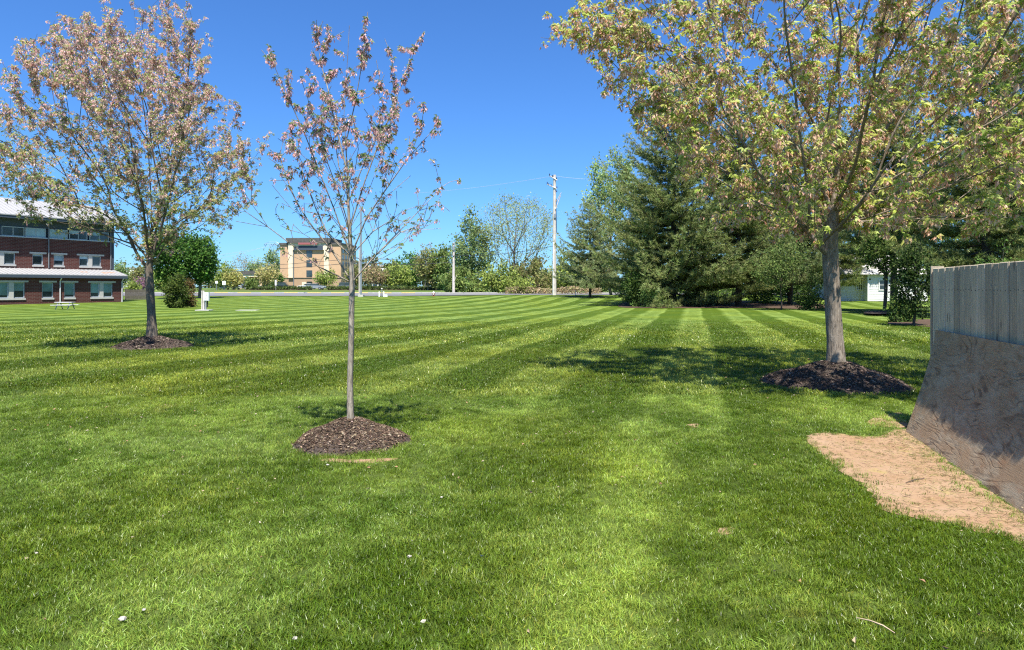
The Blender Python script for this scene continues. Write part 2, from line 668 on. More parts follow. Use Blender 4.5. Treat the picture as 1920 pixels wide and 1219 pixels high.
def prim(init, parents, tips, start=0, bf=.6, down=.7):
    """grows a branching tree through the tip points: short wiring against short paths to the root"""
    n0, nt = len(init), len(tips)
    P = np.zeros((n0 + nt, 3))
    P[:n0] = init
    par = np.full(n0 + nt, -1)
    par[:n0] = parents
    pl = np.zeros(n0 + nt)
    dr = np.zeros((n0 + nt, 3))
    dr[0] = (0, 0, 1)
    for i in range(1, n0):
        v = P[i] - P[par[i]]
        L = np.linalg.norm(v) + 1e-9
        pl[i] = pl[par[i]] + L
        dr[i] = v / L
    best = np.full(nt, np.inf)
    who = np.zeros(nt, int)
    alive = np.ones(nt, bool)

    def relax(i):
        v = tips - P[i]
        L = np.linalg.norm(v, axis=1) + 1e-9
        c = L + bf * pl[i] + down * np.maximum(0, -v[:, 2] + .25 * L)
        dot = (v @ dr[i]) / L
        c = c + .9 * L * np.maximum(0, .45 - dot)
        b = c < best
        best[b] = c[b]
        who[b] = i

    for i in range(start, n0):
        relax(i)
    for k in range(nt):
        j = int(np.argmin(np.where(alive, best, np.inf)))
        alive[j] = False
        i = n0 + k
        P[i] = tips[j]
        par[i] = who[j]
        v = P[i] - P[par[i]]
        L = np.linalg.norm(v) + 1e-9
        pl[i] = pl[par[i]] + L
        dr[i] = v / L
        relax(i)
    return P, par


def finish(P, par, r0, expo=.46, rmin=.004, smooth=2, keep=0):
    n = len(P)
    cnt = np.zeros(n)
    kids = [[] for _ in range(n)]
    order = []
    for i in range(n):
        if par[i] >= 0:
            kids[par[i]].append(i)
    stack = [0]
    while stack:
        a = stack.pop()
        order.append(a)
        stack.extend(kids[a])
    for a in reversed(order):
        cnt[a] = max(1.0, sum(cnt[k] for k in kids[a])) if kids[a] else 1.0
    main = np.full(n, -1)
    for i in range(n):
        if kids[i]:
            main[i] = max(kids[i], key=lambda k: cnt[k])
    for _ in range(smooth):
        Q = P.copy()
        for i in range(keep, n):
            if par[i] >= 0 and main[i] >= 0:
                Q[i] = .5 * P[i] + .25 * (P[par[i]] + P[main[i]])
        P = Q
    rad = np.maximum(rmin, r0 * (cnt / cnt[0]) ** expo)
    return P, rad, cnt, kids, main


def chains(P, par, rad, kids, main):
    out = []
    stack = [(0, -1)]
    while stack:
        a, p = stack.pop()
        idx = [a]
        c = a
        while main[c] >= 0:
            for k in kids[c]:
                if k != main[c]:
                    stack.append((k, c))
            c = main[c]
            idx.append(c)
        pts = P[idx]
        r = rad[idx].copy()
        if p >= 0:
            pts = np.concatenate([P[p][None], pts])
            r = np.concatenate([[min(rad[p] * .9, r[0] * 1.15)], r])
        if len(pts) >= 2:
            out.append((pts, r))
    return out


def resample(pts, r, k):
    """Catmull-Rom"""
    if k <= 1 or len(pts) < 3:
        return pts, r
    Q = np.concatenate([[2 * pts[0] - pts[1]], pts, [2 * pts[-1] - pts[-2]]])
    t = np.linspace(0, 1, k, endpoint=False)[:, None]
    out, rr = [], []
    for i in range(1, len(Q) - 2):
        a, b, c, d = Q[i - 1], Q[i], Q[i + 1], Q[i + 2]
        out.append(.5 * (2 * b + (c - a) * t + (2 * a - 5 * b + 4 * c - d) * t ** 2 + (-a + 3 * b - 3 * c + d) * t ** 3))
        rr.append(r[i - 1] + (r[i] - r[i - 1]) * t[:, 0])
    out.append(pts[-1:])
    rr.append(r[-1:])
    return np.concatenate(out), np.concatenate(rr)


def wood_arrays(chs, k=2, hi=9):
    VV, FF, n = [], [], 0
    for pts, r in chs:
        m = r.max()
        sides = hi if m > .06 else (5 if m > .015 else 3)
        if m > .012:
            pts, r = resample(pts, r, k)
        V, q = tube_arrays(pts, r, sides)
        VV.append(V)
        FF.append(q + n)
        n += len(V)
    return np.concatenate(VV), np.concatenate(FF)


def unit(v):
    return v / (np.linalg.norm(v, axis=-1, keepdims=True) + 1e-9)


SUNWARD = np.array([.05, -.62, .78])


def kites(base, d, length, width, fold=.25, droop=0.0, sunward=0.0):
    """folded leaf shapes: base, left, tip, right as two triangles each"""
    n = len(base)
    d = unit(d)
    rnd = RNG.normal(size=(n, 3)) * (1 - .45 * min(1, sunward)) + SUNWARD * sunward * 1.3
    s = unit(np.cross(d, rnd))
    nn = np.cross(s, d)
    L = np.broadcast_to(np.asarray(length, float), (n,))[:, None]
    W = np.broadcast_to(np.asarray(width, float), (n,))[:, None]
    mid = base + d * L * .42
    A = base
    B = mid + s * W * .5 + nn * W * fold
    C = base + d * L + np.array([0, 0, -1.0]) * L * droop
    D = mid - s * W * .5 + nn * W * fold
    V = np.stack([A, B, C, D], 1).reshape(-1, 3)
    i = np.arange(n)[:, None] * 4
    T = np.concatenate([i + np.array([[0, 1, 2]]), i + np.array([[0, 2, 3]])], 1).reshape(-1, 3)
    return V, T


def tints(cols, n, var=.2, hue=.08):
    """n colours round the given palette [(weight, rgb)]"""
    w = np.array([c[0] for c in cols], float)
    idx = RNG.choice(len(cols), n, p=w / w.sum())
    c = np.array([k[1] for k in cols])[idx]
    return np.clip(c * RNG.uniform(1 - var, 1 + var, (n, 1)) * RNG.uniform(1 - hue, 1 + hue, (n, 3)), 0, 1)


class Leaves:
    def __init__(self):
        self.V, self.T, self.C, self.n = [], [], [], 0

    def add(self, VT, col):
        V, T = VT
        self.V.append(V)
        self.T.append(T + self.n)
        self.n += len(V)
        per = len(T) // len(col)
        self.C.append(np.repeat(col, per, 0))

    def build(self, name, mat, parent=None, loc=None):
        return fast_mesh(name, np.concatenate(self.V), [np.concatenate(self.T)], mat, parent, np.concatenate(self.C), loc=loc)


def clump_noise(p, s, seed=0):
    return np.array([mnoise.noise(Vector((a[0] * s + seed, a[1] * s, a[2] * s))) for a in p])


def sample_profile(n, prof, depth=1.0, shell=.5, gap=.0, gs=.6, seed=0, fork=None):
    """prof rows: z, left, right. Points in the crown volume, denser towards the outside."""
    prof = np.array(prof, float)
    out = []
    zmin, zmax = prof[0, 0], prof[-1, 0]
    area = np.interp(np.linspace(zmin, zmax, 40), prof[:, 0], (prof[:, 2] + prof[:, 1]) ** 2)
    tot = 0
    while tot < n:
        m = n * 6
        z = RNG.uniform(zmin, zmax, m)
        l = np.interp(z, prof[:, 0], prof[:, 1])
        r = np.interp(z, prof[:, 0], prof[:, 2])
        hw = (l + r) / 2
        keep = RNG.uniform(0, 1, m) < (2 * hw) ** 2 / area.max()
        q = RNG.uniform(-1, 1, (m, 2))
        rr = np.hypot(q[:, 0], q[:, 1])
        keep &= (rr < 1) & (RNG.uniform(0, 1, m) < (1 - shell) + shell * rr ** 1.5)
        x = (r - l) / 2 + q[:, 0] * hw
        y = q[:, 1] * hw * depth
        p = np.stack([x, y, z], 1)[keep]
        if fork is not None and len(p):     # plumes that fan out from the fork with sky between them
            v = p - np.array([0, 0, fork])
            dv = unit(v) * 3.6 + v * .16
            nz = clump_noise(dv, 1.0, seed) + .6 * clump_noise(p, 1.1, seed + 3)
            p = p[RNG.uniform(0, 1, len(p)) < sstep(-.19, .22, nz)]
        elif gap > -1 and gap != 0 and len(p):
            p = p[clump_noise(p, gs, seed) > gap - .25]
        out.append(p)
        tot += len(p)
    return np.concatenate(out)[:n]


def polyline_nodes(lists):
    """lists: (attach index or -1, points). returns positions, parents, and the index ranges"""
    P, par, rngs = [], [], []
    for att, pts in lists:
        a = att
        s = len(P)
        for p in pts:
            P.append(p)
            par.append(a)
            a = len(P) - 1
        rngs.append((s, len(P)))
    return np.array(P), np.array(par), rngs


# ------------------------------------------------------------------ the three maples
def maple(name, label, key, trunk_px, limbs_px, prof, ntips, r0, bark, leafspec, zfork, bf=.55, seed=0, extra=0, gap=-.05, down=.7,
          twig_leaf=4, flare=1.5, shell=.45):
    u0, d0, rm = TREES[key]
    base = ground(u0, d0)
    t = thing(name, label, 'tree', base)
    loc = lambda u, v, dy=0.0: at(u, v, d0) - base + np.array([0, dy, 0])
    tr = [loc(*p) for p in trunk_px]
    lists = [(-1, tr)]
    rs = np.random.default_rng(seed)
    nn = len(tr)
    rows = []
    for limb, dep in limbs_px:
        # attach at the trunk node closest to the limb start
        pts = [loc(*p) for p in limb]
        L = len(pts)
        pts = [p + np.array([0, dep * (i / (L - 1)) ** 1.1, 0]) for i, p in enumerate(pts)]
        k = int(np.argmin([np.linalg.norm(np.array(q) - pts[0]) for q in tr]))
        dense = []
        prev = np.array(tr[k])
        for p in pts[1:]:
            m = max(1, int(np.linalg.norm(p - prev) / .28))
            for s in range(1, m + 1):
                dense.append(prev + (p - prev) * s / m)
            prev = p
        rows.append((k, dense))
    lists += rows
    P0, par0, rg = polyline_nodes(lists)
    for i, (s, e) in enumerate(rg[1:]):
        dd = P0[s:e]
        if len(dd) > 3:   # round the corners of the given limbs and let them wander
            for _ in range(6):
                dd[1:-1] = .5 * dd[1:-1] + .25 * (dd[:-2] + dd[2:])
            wob = rs.normal(0, .018, (len(dd), 3)).cumsum(0)
            P0[s:e] = dd + wob - wob[:1]
    z0 = zfork
    start = int(np.argmax(P0[:, 2] > z0))
    tips = sample_profile(ntips, prof, 1.0, shell, gap, .55, seed, None if key == 'young' else z0)
    if extra:    # extra twigs close to the given limbs
        li = RNG.integers(nn, len(P0), extra)
        tips = np.concatenate([tips, P0[li] + RNG.normal(0, .12 if key == 'young' else .2, (extra, 3)) + np.array([0, 0, .08])])
    P, par = prim(P0, par0, tips, start, bf, down)
    P, rad, cnt, kids, main = finish(P, par, r0, .52, .0032, 2, len(P0))
    # trunk flare at the foot
    low = P[:, 2] < .9
    rad[low] *= 1 + (flare - 1) * np.exp(-np.maximum(P[low, 2] - tr[0][2], 0) / .22)
    chs = chains(P, par, rad, kids, main)
    V, q = wood_arrays(chs[:1], 4, 14)
    fast_mesh('trunk', V, [q], bark, t, smooth=True)
    small = []
    for c in chs[1:]:
        if c[1].max() > r0 * .30 and len(c[0]) > 4:
            V, q = wood_arrays([c], 3, 9)
            fast_mesh('limb', V, [q], bark, t, smooth=True)
        else:
            small.append(c)
    V, q = wood_arrays(small, 2, 6)
    o = fast_mesh('branchwork', V, [q], bark, t, smooth=True)
    o['kind'] = 'stuff'
    # leaf sites along thin twigs
    tw = np.where((cnt <= twig_leaf) & (np.arange(len(P)) >= nn) & (P[:, 2] > z0))[0]
    leafspec(t, P, par, tw, cnt)
    return t


def maple_foliage(per, leaf_len, sam_len, pal_leaf, pal_sam, sam_frac, nleaf=5, nsam=5, zr=(3, 8), mask=None, spread=.09):
    def f(t, P, par, tw, cnt):
        a = np.repeat(tw, per)
        s = RNG.uniform(0, 1, len(a))[:, None]
        c = P[a] * s + P[par[a]] * (1 - s)
        far = np.linalg.norm(P[a] - P[par[a]], axis=1)
        dirn = unit(P[a] - P[par[a]])
        c = c + RNG.normal(0, spread, c.shape) * np.minimum(1, .35 + far[:, None])
        if mask is not None:
            k = RNG.uniform(0, 1, len(c)) < mask(c)
            c, dirn = c[k], dirn[k]
        n = len(c)
        lv = Leaves()
        hz = np.clip((c[:, 2] - zr[0]) / (zr[1] - zr[0]), 0, 1)
        size = RNG.uniform(.7, 1.25, n)
        # leaves: little drooping umbrellas
        m = np.repeat(np.arange(n), nleaf)
        ang = RNG.uniform(0, 2 * math.pi, len(m))
        d = np.stack([np.cos(ang), np.sin(ang), RNG.uniform(-.9, .45, len(m))], 1) + dirn[m] * .4
        L = leaf_len * size[m] * RNG.uniform(.6, 1.2, len(m))
        cl = tints(pal_leaf, n, .15)[m] * RNG.uniform(.8, 1.2, (len(m), 1))
        lv.add(kites(c[m] + RNG.normal(0, leaf_len * .14, (len(m), 3)), d, L, L * RNG.uniform(.34, .58, len(m)), .16, .35, 1.0), cl)
        # winged seeds hanging in bunches
        has = RNG.uniform(0, 1, n) < sam_frac(hz)
        w = np.repeat(np.where(has)[0], nsam)
        if len(w):
            d = np.stack([RNG.normal(0, .55, len(w)), RNG.normal(0, .55, len(w)), np.full(len(w), -1.0)], 1)
            b = c[w] + RNG.normal(0, leaf_len * .32, (len(w), 3)) + np.array([0, 0, -leaf_len * .35])
            L = sam_len * RNG.uniform(.7, 1.3, len(w))
            lv.add(kites(b, d, L, L * .42, .15, 0, 1.0), tints(pal_sam, len(w), .22))
        lv.build('crown', M_LEAF, t)
    return f


# leaves sit at least this high, pale yellow green on the big tree, greyer on the two others
right_leaf = [(4, (.53, .59, .15)), (3, (.40, .48, .10)), (2, (.64, .67, .24)), (1, (.22, .30, .06))]
right_sam = [(3, (.76, .47, .34)), (2, (.84, .60, .46)), (1, (.56, .28, .19))]
left_leaf = [(4, (.38, .43, .15)), (3, (.25, .31, .11)), (2, (.50, .52, .20)), (1.3, (.48, .40, .20))]
left_sam = [(3, (.78, .50, .45)), (2, (.86, .64, .58)), (1, (.56, .32, .28))]
young_leaf = [(4, (.21, .29, .11)), (3, (.13, .20, .075)), (2, (.34, .41, .16))]
young_sam = [(3, (.78, .46, .45)), (2, (.86, .60, .58)), (1, (.58, .30, .29))]

maple('young_maple_tree', 'slender young maple with pink seed bunches and thin pale trunk', 'young',
      [(657, 795), (656, 720), (658, 640), (659, 560), (660, 530), (658, 480), (655, 430), (653, 380), (652, 330), (648, 270), (645, 215), (649, 150), (652, 105), (655, 48)],
      [([(656, 540), (600, 500), (555, 450), (515, 420), (478, 402)], -.35),
       ([(658, 500), (612, 440), (575, 350), (548, 260), (528, 215)], .35),
       ([(656, 470), (628, 390), (604, 300), (572, 200), (545, 142)], -.3),
       ([(653, 330), (632, 250), (608, 150), (597, 95), (593, 60)], .12),
       ([(661, 535), (690, 490), (740, 420), (775, 370), (818, 338)], .4),
       ([(660, 490), (690, 410), (740, 330), (790, 280), (820, 256)], -.35),
       ([(656, 430), (682, 340), (712, 250), (745, 170), (766, 125), (775, 72)], .25),
       ([(654, 390), (690, 310), (722, 270), (748, 262)], -.6),
       ([(660, 520), (710, 480), (760, 440), (806, 435)], -.5),
       ([(659, 520), (618, 470), (560, 420), (505, 330), (485, 268)], .5),
       ([(655, 420), (640, 350), (600, 290), (585, 200)], .8),
       ([(656, 440), (672, 380), (690, 300), (700, 230)], .8),
       ([(656, 440), (650, 380), (630, 300), (640, 240)], -.8),
       ([(658, 480), (690, 430), (720, 400), (770, 410)], .9),
       ([(658, 490), (620, 450), (590, 430), (550, 415)], .9),
       ([(650, 260), (668, 190), (680, 130), (688, 75)], -.1),
       ([(658, 500), (670, 450), (665, 400), (700, 350)], -.95)],
      [(1.9, .3, .3), (2.3, .7, .7), (2.8, .85, .8), (3.4, .65, .7), (4.0, .42, .5), (4.5, .2, .3)],
      45, .033, M_BARK_YOUNG,
      maple_foliage(4, .041, .035, young_leaf, young_sam, lambda h: .36 + .62 * h, 5, 11, (2.2, 3.6),
                    lambda c: np.clip(.10 + .6 * (c[:, 2] - 2.4), .10, .85), .02),
      1.75, .35, 5, 560, -.3, .4, 3, 1.35)

maple('flowering_maple_tree', 'broad maple with rosy seed clusters standing before the brick school', 'left',
      [(285, 636), (284, 590), (281, 540), (279, 505), (281, 490), (283, 440), (284, 400), (281, 330), (276, 260), (266, 180), (256, 90), (252, 20)],
      [([(279, 505), (262, 480), (245, 440), (235, 420), (185, 330), (125, 240), (50, 215)], -.6),
       ([(281, 495), (262, 420), (240, 300), (205, 160), (150, 40)], .9),
       ([(284, 500), (305, 440), (335, 340), (375, 220), (400, 140)], -.7),
       ([(284, 500), (320, 440), (390, 370), (470, 300), (485, 260)], .5),
       ([(283, 440), (310, 330), (330, 200), (340, 60), (330, 10)], .8),
       ([(283, 440), (255, 360), (170, 290), (80, 320)], 1.2),
       ([(283, 470), (300, 400), (310, 330), (300, 250)], -2.6),
       ([(282, 470), (270, 400), (250, 330), (255, 240)], 2.8),
       ([(282, 480), (240, 420), (190, 380), (110, 380)], -1.4),
       ([(284, 480), (330, 420), (390, 400), (450, 385)], -1.2)],
      [(2.9, 2.0, 1.2), (3.4, 3.2, 2.2), (4.2, 3.6, 2.75), (5.2, 3.8, 3.0), (6.2, 4.1, 2.6), (7.0, 3.8, 2.25), (7.8, 3.3, 1.85), (8.6, 2.5, 1.4), (9.3, 1.5, 1.0), (9.8, .7, .6)],
      1750, .108, M_BARK_DARK,
      maple_foliage(6, .074, .070, left_leaf, left_sam, lambda h: .14 + .84 * h, 5, 9, (3.8, 7.4), None, .085),
      2.2, .5, 6, 300, .0, .55, 4, 1.5)

maple('spreading_maple_tree', 'large spreading maple with yellow green leaves on mound beside the plank fence', 'right',
      [(1568, 690), (1566, 640), (1562, 580), (1559, 520), (1557, 480), (1558, 440), (1563, 400), (1567, 360), (1571, 310), (1573, 250), (1575, 180), (1570, 100), (1560, 20), (1550, -60)],
      [([(1556, 485), (1530, 462), (1495, 430), (1478, 405), (1400, 330), (1300, 250), (1190, 190)], -.8),
       ([(1563, 400), (1595, 300), (1640, 240), (1700, 150), (1780, 30)], .8),
       ([(1560, 440), (1630, 392), (1660, 370), (1740, 310), (1860, 270)], -.9),
       ([(1568, 350), (1545, 240), (1480, 120), (1400, 10), (1350, -60)], 1.0),
       ([(1563, 390), (1530, 320), (1440, 200), (1330, 110), (1170, 50), (1050, 40)], .4),
       ([(1570, 310), (1610, 200), (1640, 80), (1670, -40)], -1.4),
       ([(1558, 430), (1600, 360), (1690, 250), (1830, 130)], 1.6),
       ([(1563, 410), (1550, 320), (1500, 250), (1470, 150)], -3.2),
       ([(1565, 400), (1590, 320), (1620, 250), (1600, 150)], 3.6),
       ([(1560, 420), (1610, 350), (1700, 300), (1780, 200)], -3.0),
       ([(1560, 420), (1520, 360), (1430, 300), (1360, 200)], 3.0),
       ([(1560, 450), (1600, 420), (1680, 400), (1790, 370)], .6)],
      [(2.5, 1.5, 2.2), (2.9, 2.3, 3.6), (3.5, 2.7, 4.3), (4.2, 3.1, 4.5), (5.0, 3.7, 4.6), (5.8, 4.4, 4.5), (6.4, 4.75, 4.5), (7.2, 4.3, 4.2), (8.0, 3.5, 3.6), (9.0, 2.2, 2.4), (9.8, .8, 1.0)],
      2300, .130, M_BARK,
      maple_foliage(5, .088, .070, right_leaf, right_sam, lambda h: .60 + .32 * h, 7, 9, (2.6, 6.5), None, .10),
      2.35, .5, 9, 300, .0, .5, 4, 1.28)


# ------------------------------------------------------------------ mulch mounds
def chips(n, rm, hm, size, pal, d0):
    r = rm * np.sqrt(RNG.uniform(0, 1, n)) * np.where(RNG.uniform(0, 1, n) < .05, RNG.uniform(1, 1.28, n), RNG.uniform(.9, 1.06, n))
    a = RNG.uniform(0, 2 * math.pi, n)
    edge = 1 + .05 * np.sin(3 * a + d0) + .03 * np.sin(7 * a + 1)
    z = hm * mound_h(r / (rm * edge * 1.03)) + .004
    c = np.stack([r * np.cos(a), r * np.sin(a), z + .004], 1)
    d = np.stack([np.cos(a + RNG.normal(0, 1.2, n)), np.sin(a + RNG.normal(0, 1.2, n)), RNG.normal(-.1, .35, n)], 1)
    d = unit(d)
    s = unit(np.cross(d, RNG.normal(size=(n, 3)) + np.array([0, 0, 2])))
    up = np.cross(s, d)
    L = size * RNG.uniform(.5, 1.5, n)[:, None]
    W = L * RNG.uniform(.14, .34, n)[:, None]
    V = np.stack([c - d * L / 2, c + d * L / 2, c + s * W, c + up * W * .8], 1).reshape(-1, 3)
    i = np.arange(n)[:, None] * 4
    T = np.concatenate([i + np.array([[0, 1, 2]]), i + np.array([[1, 0, 3]]), i + np.array([[0, 2, 3]]), i + np.array([[2, 1, 3]])], 1).reshape(-1, 3)
    return V, T, np.repeat(tints(pal, n, .3), 4, 0)


def mound_h(q):
    q = np.clip(q, 0, 1.1)
    return np.maximum(0, 1 - q ** 1.7) ** .95 * (1 + .08 * np.sin(q * 9))


def mulch(key, label, hm, n, size, pal):
    u0, d0, rm = TREES[key]
    base = ground(u0, d0)
    t = thing('mulch_mound', label, 'mulch', base)
    nr, na = 16, 48
    V = []
    for i in range(nr + 1):
        for j in range(na):
            a = 2 * math.pi * j / na
            edge = 1 + .05 * math.sin(3 * a + d0) + .03 * math.sin(7 * a + 1)
            q = i / nr
            rr = q * rm * edge * 1.03
            z = hm * float(mound_h(q)) + (.012 * mnoise.noise(Vector((rr * math.cos(a) * 7, rr * math.sin(a) * 7, d0))) if i < nr else -.02)
            V.append((rr * math.cos(a), rr * math.sin(a), z))
    q = []
    for i in range(nr):
        for j in range(na):
            k = (j + 1) % na
            q.append((i * na + j, i * na + k, (i + 1) * na + k, (i + 1) * na + j)[::-1])
    fast_mesh('mulch_bed', V, [np.array(q)], M_MULCH, t, smooth=True)
    V, T, C = chips(n, rm, hm, size, pal, d0)
    o = fast_mesh('bark_chip', V, [T], M_CHIP, t, C)
    o['kind'] = 'stuff'


pal_m = [(5, (.075, .050, .034)), (3, (.13, .088, .058)), (1.4, (.25, .185, .125)), (.5, (.36, .28, .20))]
pal_d = [(5, (.060, .045, .036)), (3, (.100, .075, .057)), (.9, (.22, .17, .13))]
mulch('young', 'small round mound of brown mulch under the slender young maple', .235, 6500, .034, pal_m)
mulch('left', 'dark mulch mound under the rosy maple near the brick school', .29, 2500, .075, pal_d)
mulch('right', 'wide dark mulch mound with raised centre under the spreading maple', .36, 7000, .06, pal_d)


# ------------------------------------------------------------------ plank fence and plywood sheet
DIRV = np.array([.263, .965, 0.0])
NRM = np.array([-.965, .263, 0.0])        # faces the lawn
FP = np.array([4.91, 7.84, 0.0])
frz = math.atan2(DIRV[1], DIRV[0])


def build_fence():
    base = FP + DIRV * .49
    t = thing('plank_fence', 'tall weathered grey plank fence ending in corner board', 'fence', base, frz - math.pi)
    # local x runs towards the camera, local y towards the lawn is negative
    x = .055
    rs = random.Random(5)
    for i in range(22):
        w = rs.choice([.15, .165, .18, .195, .21, .14])
        top = 1.885 + rs.uniform(-.003, .003)
        m = MB()
        th = .019
        off = rs.uniform(-.006, .005)
        x0, x1 = x, x + w - rs.uniform(.009, .017)
        c = .008
        # a board with softened front edges, dog-ear corners at the top
        pl = [(x0, 0), (x1, 0), (x1, top - .003), (x1 - .006, top), (x0 + .006, top), (x0, top - .003)]
        Vb = [(px, off + .011, pz) for px, pz in pl]
        Vm = [(px, off - th + c + .011, pz) for px, pz in pl]
        cx = (x0 + x1) / 2
        Vf = [(px + (c if px < cx else -c), off - th + .011, pz - (c if pz > .1 else 0)) for px, pz in pl]
        n = 6
        faces = [tuple(range(n))[::-1] if False else tuple(range(n))]
        V = Vb + Vm + Vf
        for a in range(n):
            b = (a + 1) % n
            faces.append((a, n + a, n + b, b))
            faces.append((n + a, 2 * n + a, 2 * n + b, n + b))
        faces.append(tuple(range(2 * n, 3 * n))[::-1])
        m.add(V, faces)
        o = m.build('plank', M_PLANK, t)
        nails = MB()
        for zz in (1.63,):
            for fx in (.22, .78):
                nails.box((x0 + (x1 - x0) * fx, off - th + .0095, zz + rs.uniform(-.006, .006)), (.007, .005, .007))
        nn = nails.build('nail', M_BLACK, o)
        nn['kind'] = 'stuff'
        x += w
    xb = .10
    while xb < x - .2:          # unseen boards added behind the rails to block light through the gaps
        MB().box((xb + .085, .10, .92), (.166, .019, 1.84)).build('plank', M_PLANK, t)
        xb += .172
    for z in (.3, 1.0, 1.63):
        MB().box((x / 2, .055, z), (x, .06, .09)).build('rail', M_PLANK, t)
    MB().box((.02, .045, .95), (.035, .135, 1.92)).build('corner_board', M_PLANK, t)
    for px in (.10, 2.4, 4.4 - .1):
        MB().box((px, .157, .93), (.09, .09, 1.86)).build('post', M_PLANK, t)


build_fence()


def build_plywood():
    t = thing('plywood_sheet', 'curved weathered plywood sheet leaning against the lower fence planks', 'plywood sheet', FP, 0)
    n, m = 20, 30
    Ln = 4.2
    def pt(s, q, off):
        z = 1.16 * (1 - s)
        p = .030 + .37 * s ** 1.32
        dp = -.37 * 1.32 * max(s, .02) ** .32 / 1.16
        nv = np.array([1, 0, -dp * -1])
        nrm2 = np.array([1.0, -dp]) / math.hypot(1, dp)
        along = .22 - .22 * s - q * Ln
        sag = .012 * math.sin(q * 9 + 1) * math.sin(s * 3)
        w = DIRV * along + NRM * (p + sag + off * nrm2[0])
        w[2] = max(z + off * nrm2[1], -.01)
        return w
    V, uv = [], []
    for off in (0.0, .014):
        for i in range(n + 1):
            for j in range(m + 1):
                V.append(pt(i / n, j / m, off))
                uv.append((j / m * Ln, i / n * 1.22))
    N = (n + 1) * (m + 1)
    q = []
    for i in range(n):
        for j in range(m):
            a = i * (m + 1) + j
            q.append((a, a + 1, a + m + 2, a + m + 1))
            b = a + N
            q.append((b + m + 1, b + m + 2, b + 1, b))
    for j in range(m):
        q.append((j + 1, j, N + j, N + j + 1))
        a = n * (m + 1) + j
        q.append((a, a + 1, N + a + 1, N + a))
    for i in range(n):
        a = i * (m + 1)
        q.append((a, a + m + 1, N + a + m + 1, N + a))
        a += m
        q.append((a + m + 1, a, N + a, N + a + m + 1))
    fast_mesh('sheet', V, [np.array(q)], M_PLY, t, smooth=False, uv=uv)


build_plywood()

# ------------------------------------------------------------------ bare soil
SOIL_PX = [(1512, 818), (1560, 812), (1605, 818), (1650, 818), (1700, 806), (1760, 855), (1830, 905), (1925, 972),
           (2050, 1060), (2080, 1120), (1980, 1075), (1925, 1035), (1880, 1005), (1830, 998), (1790, 985), (1745, 978), (1700, 968), (1655, 955), (1640, 935),
           (1612, 905), (1575, 882), (1545, 856)]


def in_poly(P, poly):
    x, y = P[:, 0], P[:, 1]
    inside = np.zeros(len(P), bool)
    n = len(poly)
    j = n - 1
    for i in range(n):
        xi, yi = poly[i]
        xj, yj = poly[j]
        c = ((yi > y) != (yj > y)) & (x < (xj - xi) * (y - yi) / (yj - yi + 1e-12) + xi)
        inside ^= c
        j = i
    return inside


def px_ground(u, v):
    d = F * H / (v - YH)
    return np.array([(u - 960) / F * d, d])


def smooth_poly(P, k=6):
    P = np.asarray(P, float)
    n = len(P)
    out = []
    for i in range(n):
        a, b, c, d = P[i - 1], P[i], P[(i + 1) % n], P[(i + 2) % n]
        for t in np.linspace(0, 1, k, endpoint=False):
            out.append(.5 * (2 * b + (c - a) * t + (2 * a - 5 * b + 4 * c - d) * t * t + (-a + 3 * b - 3 * c + d) * t ** 3))
    return np.array(out)


def sheet_from_poly(name, poly, mat, lift, dome=0.0):
    """a flush sheet with an uneven outline, following the ground"""
    poly = np.asarray(poly)
    n = len(poly)
    lo, hi = poly.min(0), poly.max(0)
    st = max(hi - lo) / 14
    g = np.stack(np.meshgrid(np.arange(lo[0], hi[0], st), np.arange(lo[1], hi[1], st)), -1).reshape(-1, 2)
    g = g + RNG.normal(0, st * .08, g.shape)
    dist = np.array([np.min(np.hypot(*(poly - q).T)) for q in g])
    g = g[in_poly(g, poly) & (dist > st * .35)]
    pts = [Vector(p) for p in poly] + [Vector(p) for p in g]
    vs, _, fs, *_r = delaunay_2d_cdt(pts, [(i, (i + 1) % n) for i in range(n)], [], 1, 1e-5)
    V = []
    for p in vs:
        dd = float(np.min(np.hypot(*(poly - np.array(p)).T)))
        V.append((p[0], p[1], float(terrain(p[0], p[1])) + lift + dome * min(1, dd / (st * 3))))
    tri = []
    for f in fs:
        a, b, c = [np.array(V[k]) for k in f[:3]]
        tri.append(tuple(f) if np.cross(b - a, c - a)[2] > 0 else tuple(f)[::-1])
    return fast_mesh(name, V, [np.array(tri)], mat)


soil_polys = []
pp = smooth_poly([px_ground(*p) for p in SOIL_PX], 6)
pp = pp + RNG.normal(0, .012, pp.shape)
if np.cross(pp[1] - pp[0], pp[2] - pp[1]) < 0:
    pass
area2 = np.sum(pp[:, 0] * np.roll(pp[:, 1], -1) - np.roll(pp[:, 0], -1) * pp[:, 1])
if area2 < 0:
    pp = pp[::-1]
o = sheet_from_poly('bare_soil', pp, M_SOIL, .005)
o['kind'] = 'structure'
soil_polys.append(pp)
for pl in ([(1625, 795), (1645, 782), (1690, 775), (1700, 800), (1660, 801)],
           [(600, 864), (640, 867), (690, 868), (735, 863), (745, 859), (710, 860), (660, 862), (620, 860)],
           [(1348, 990), (1375, 988), (1378, 998), (1352, 1001)],
           [(1288, 796), (1310, 795), (1308, 801), (1290, 801)]):
    p2 = smooth_poly([px_ground(*p) for p in pl], 5)
    a2 = np.sum(p2[:, 0] * np.roll(p2[:, 1], -1) - np.roll(p2[:, 0], -1) * p2[:, 1])
    if a2 < 0:
        p2 = p2[::-1]
    o = sheet_from_poly('bare_soil', p2, M_SOIL, .005)
    o['kind'] = 'structure'
    soil_polys.append(p2)


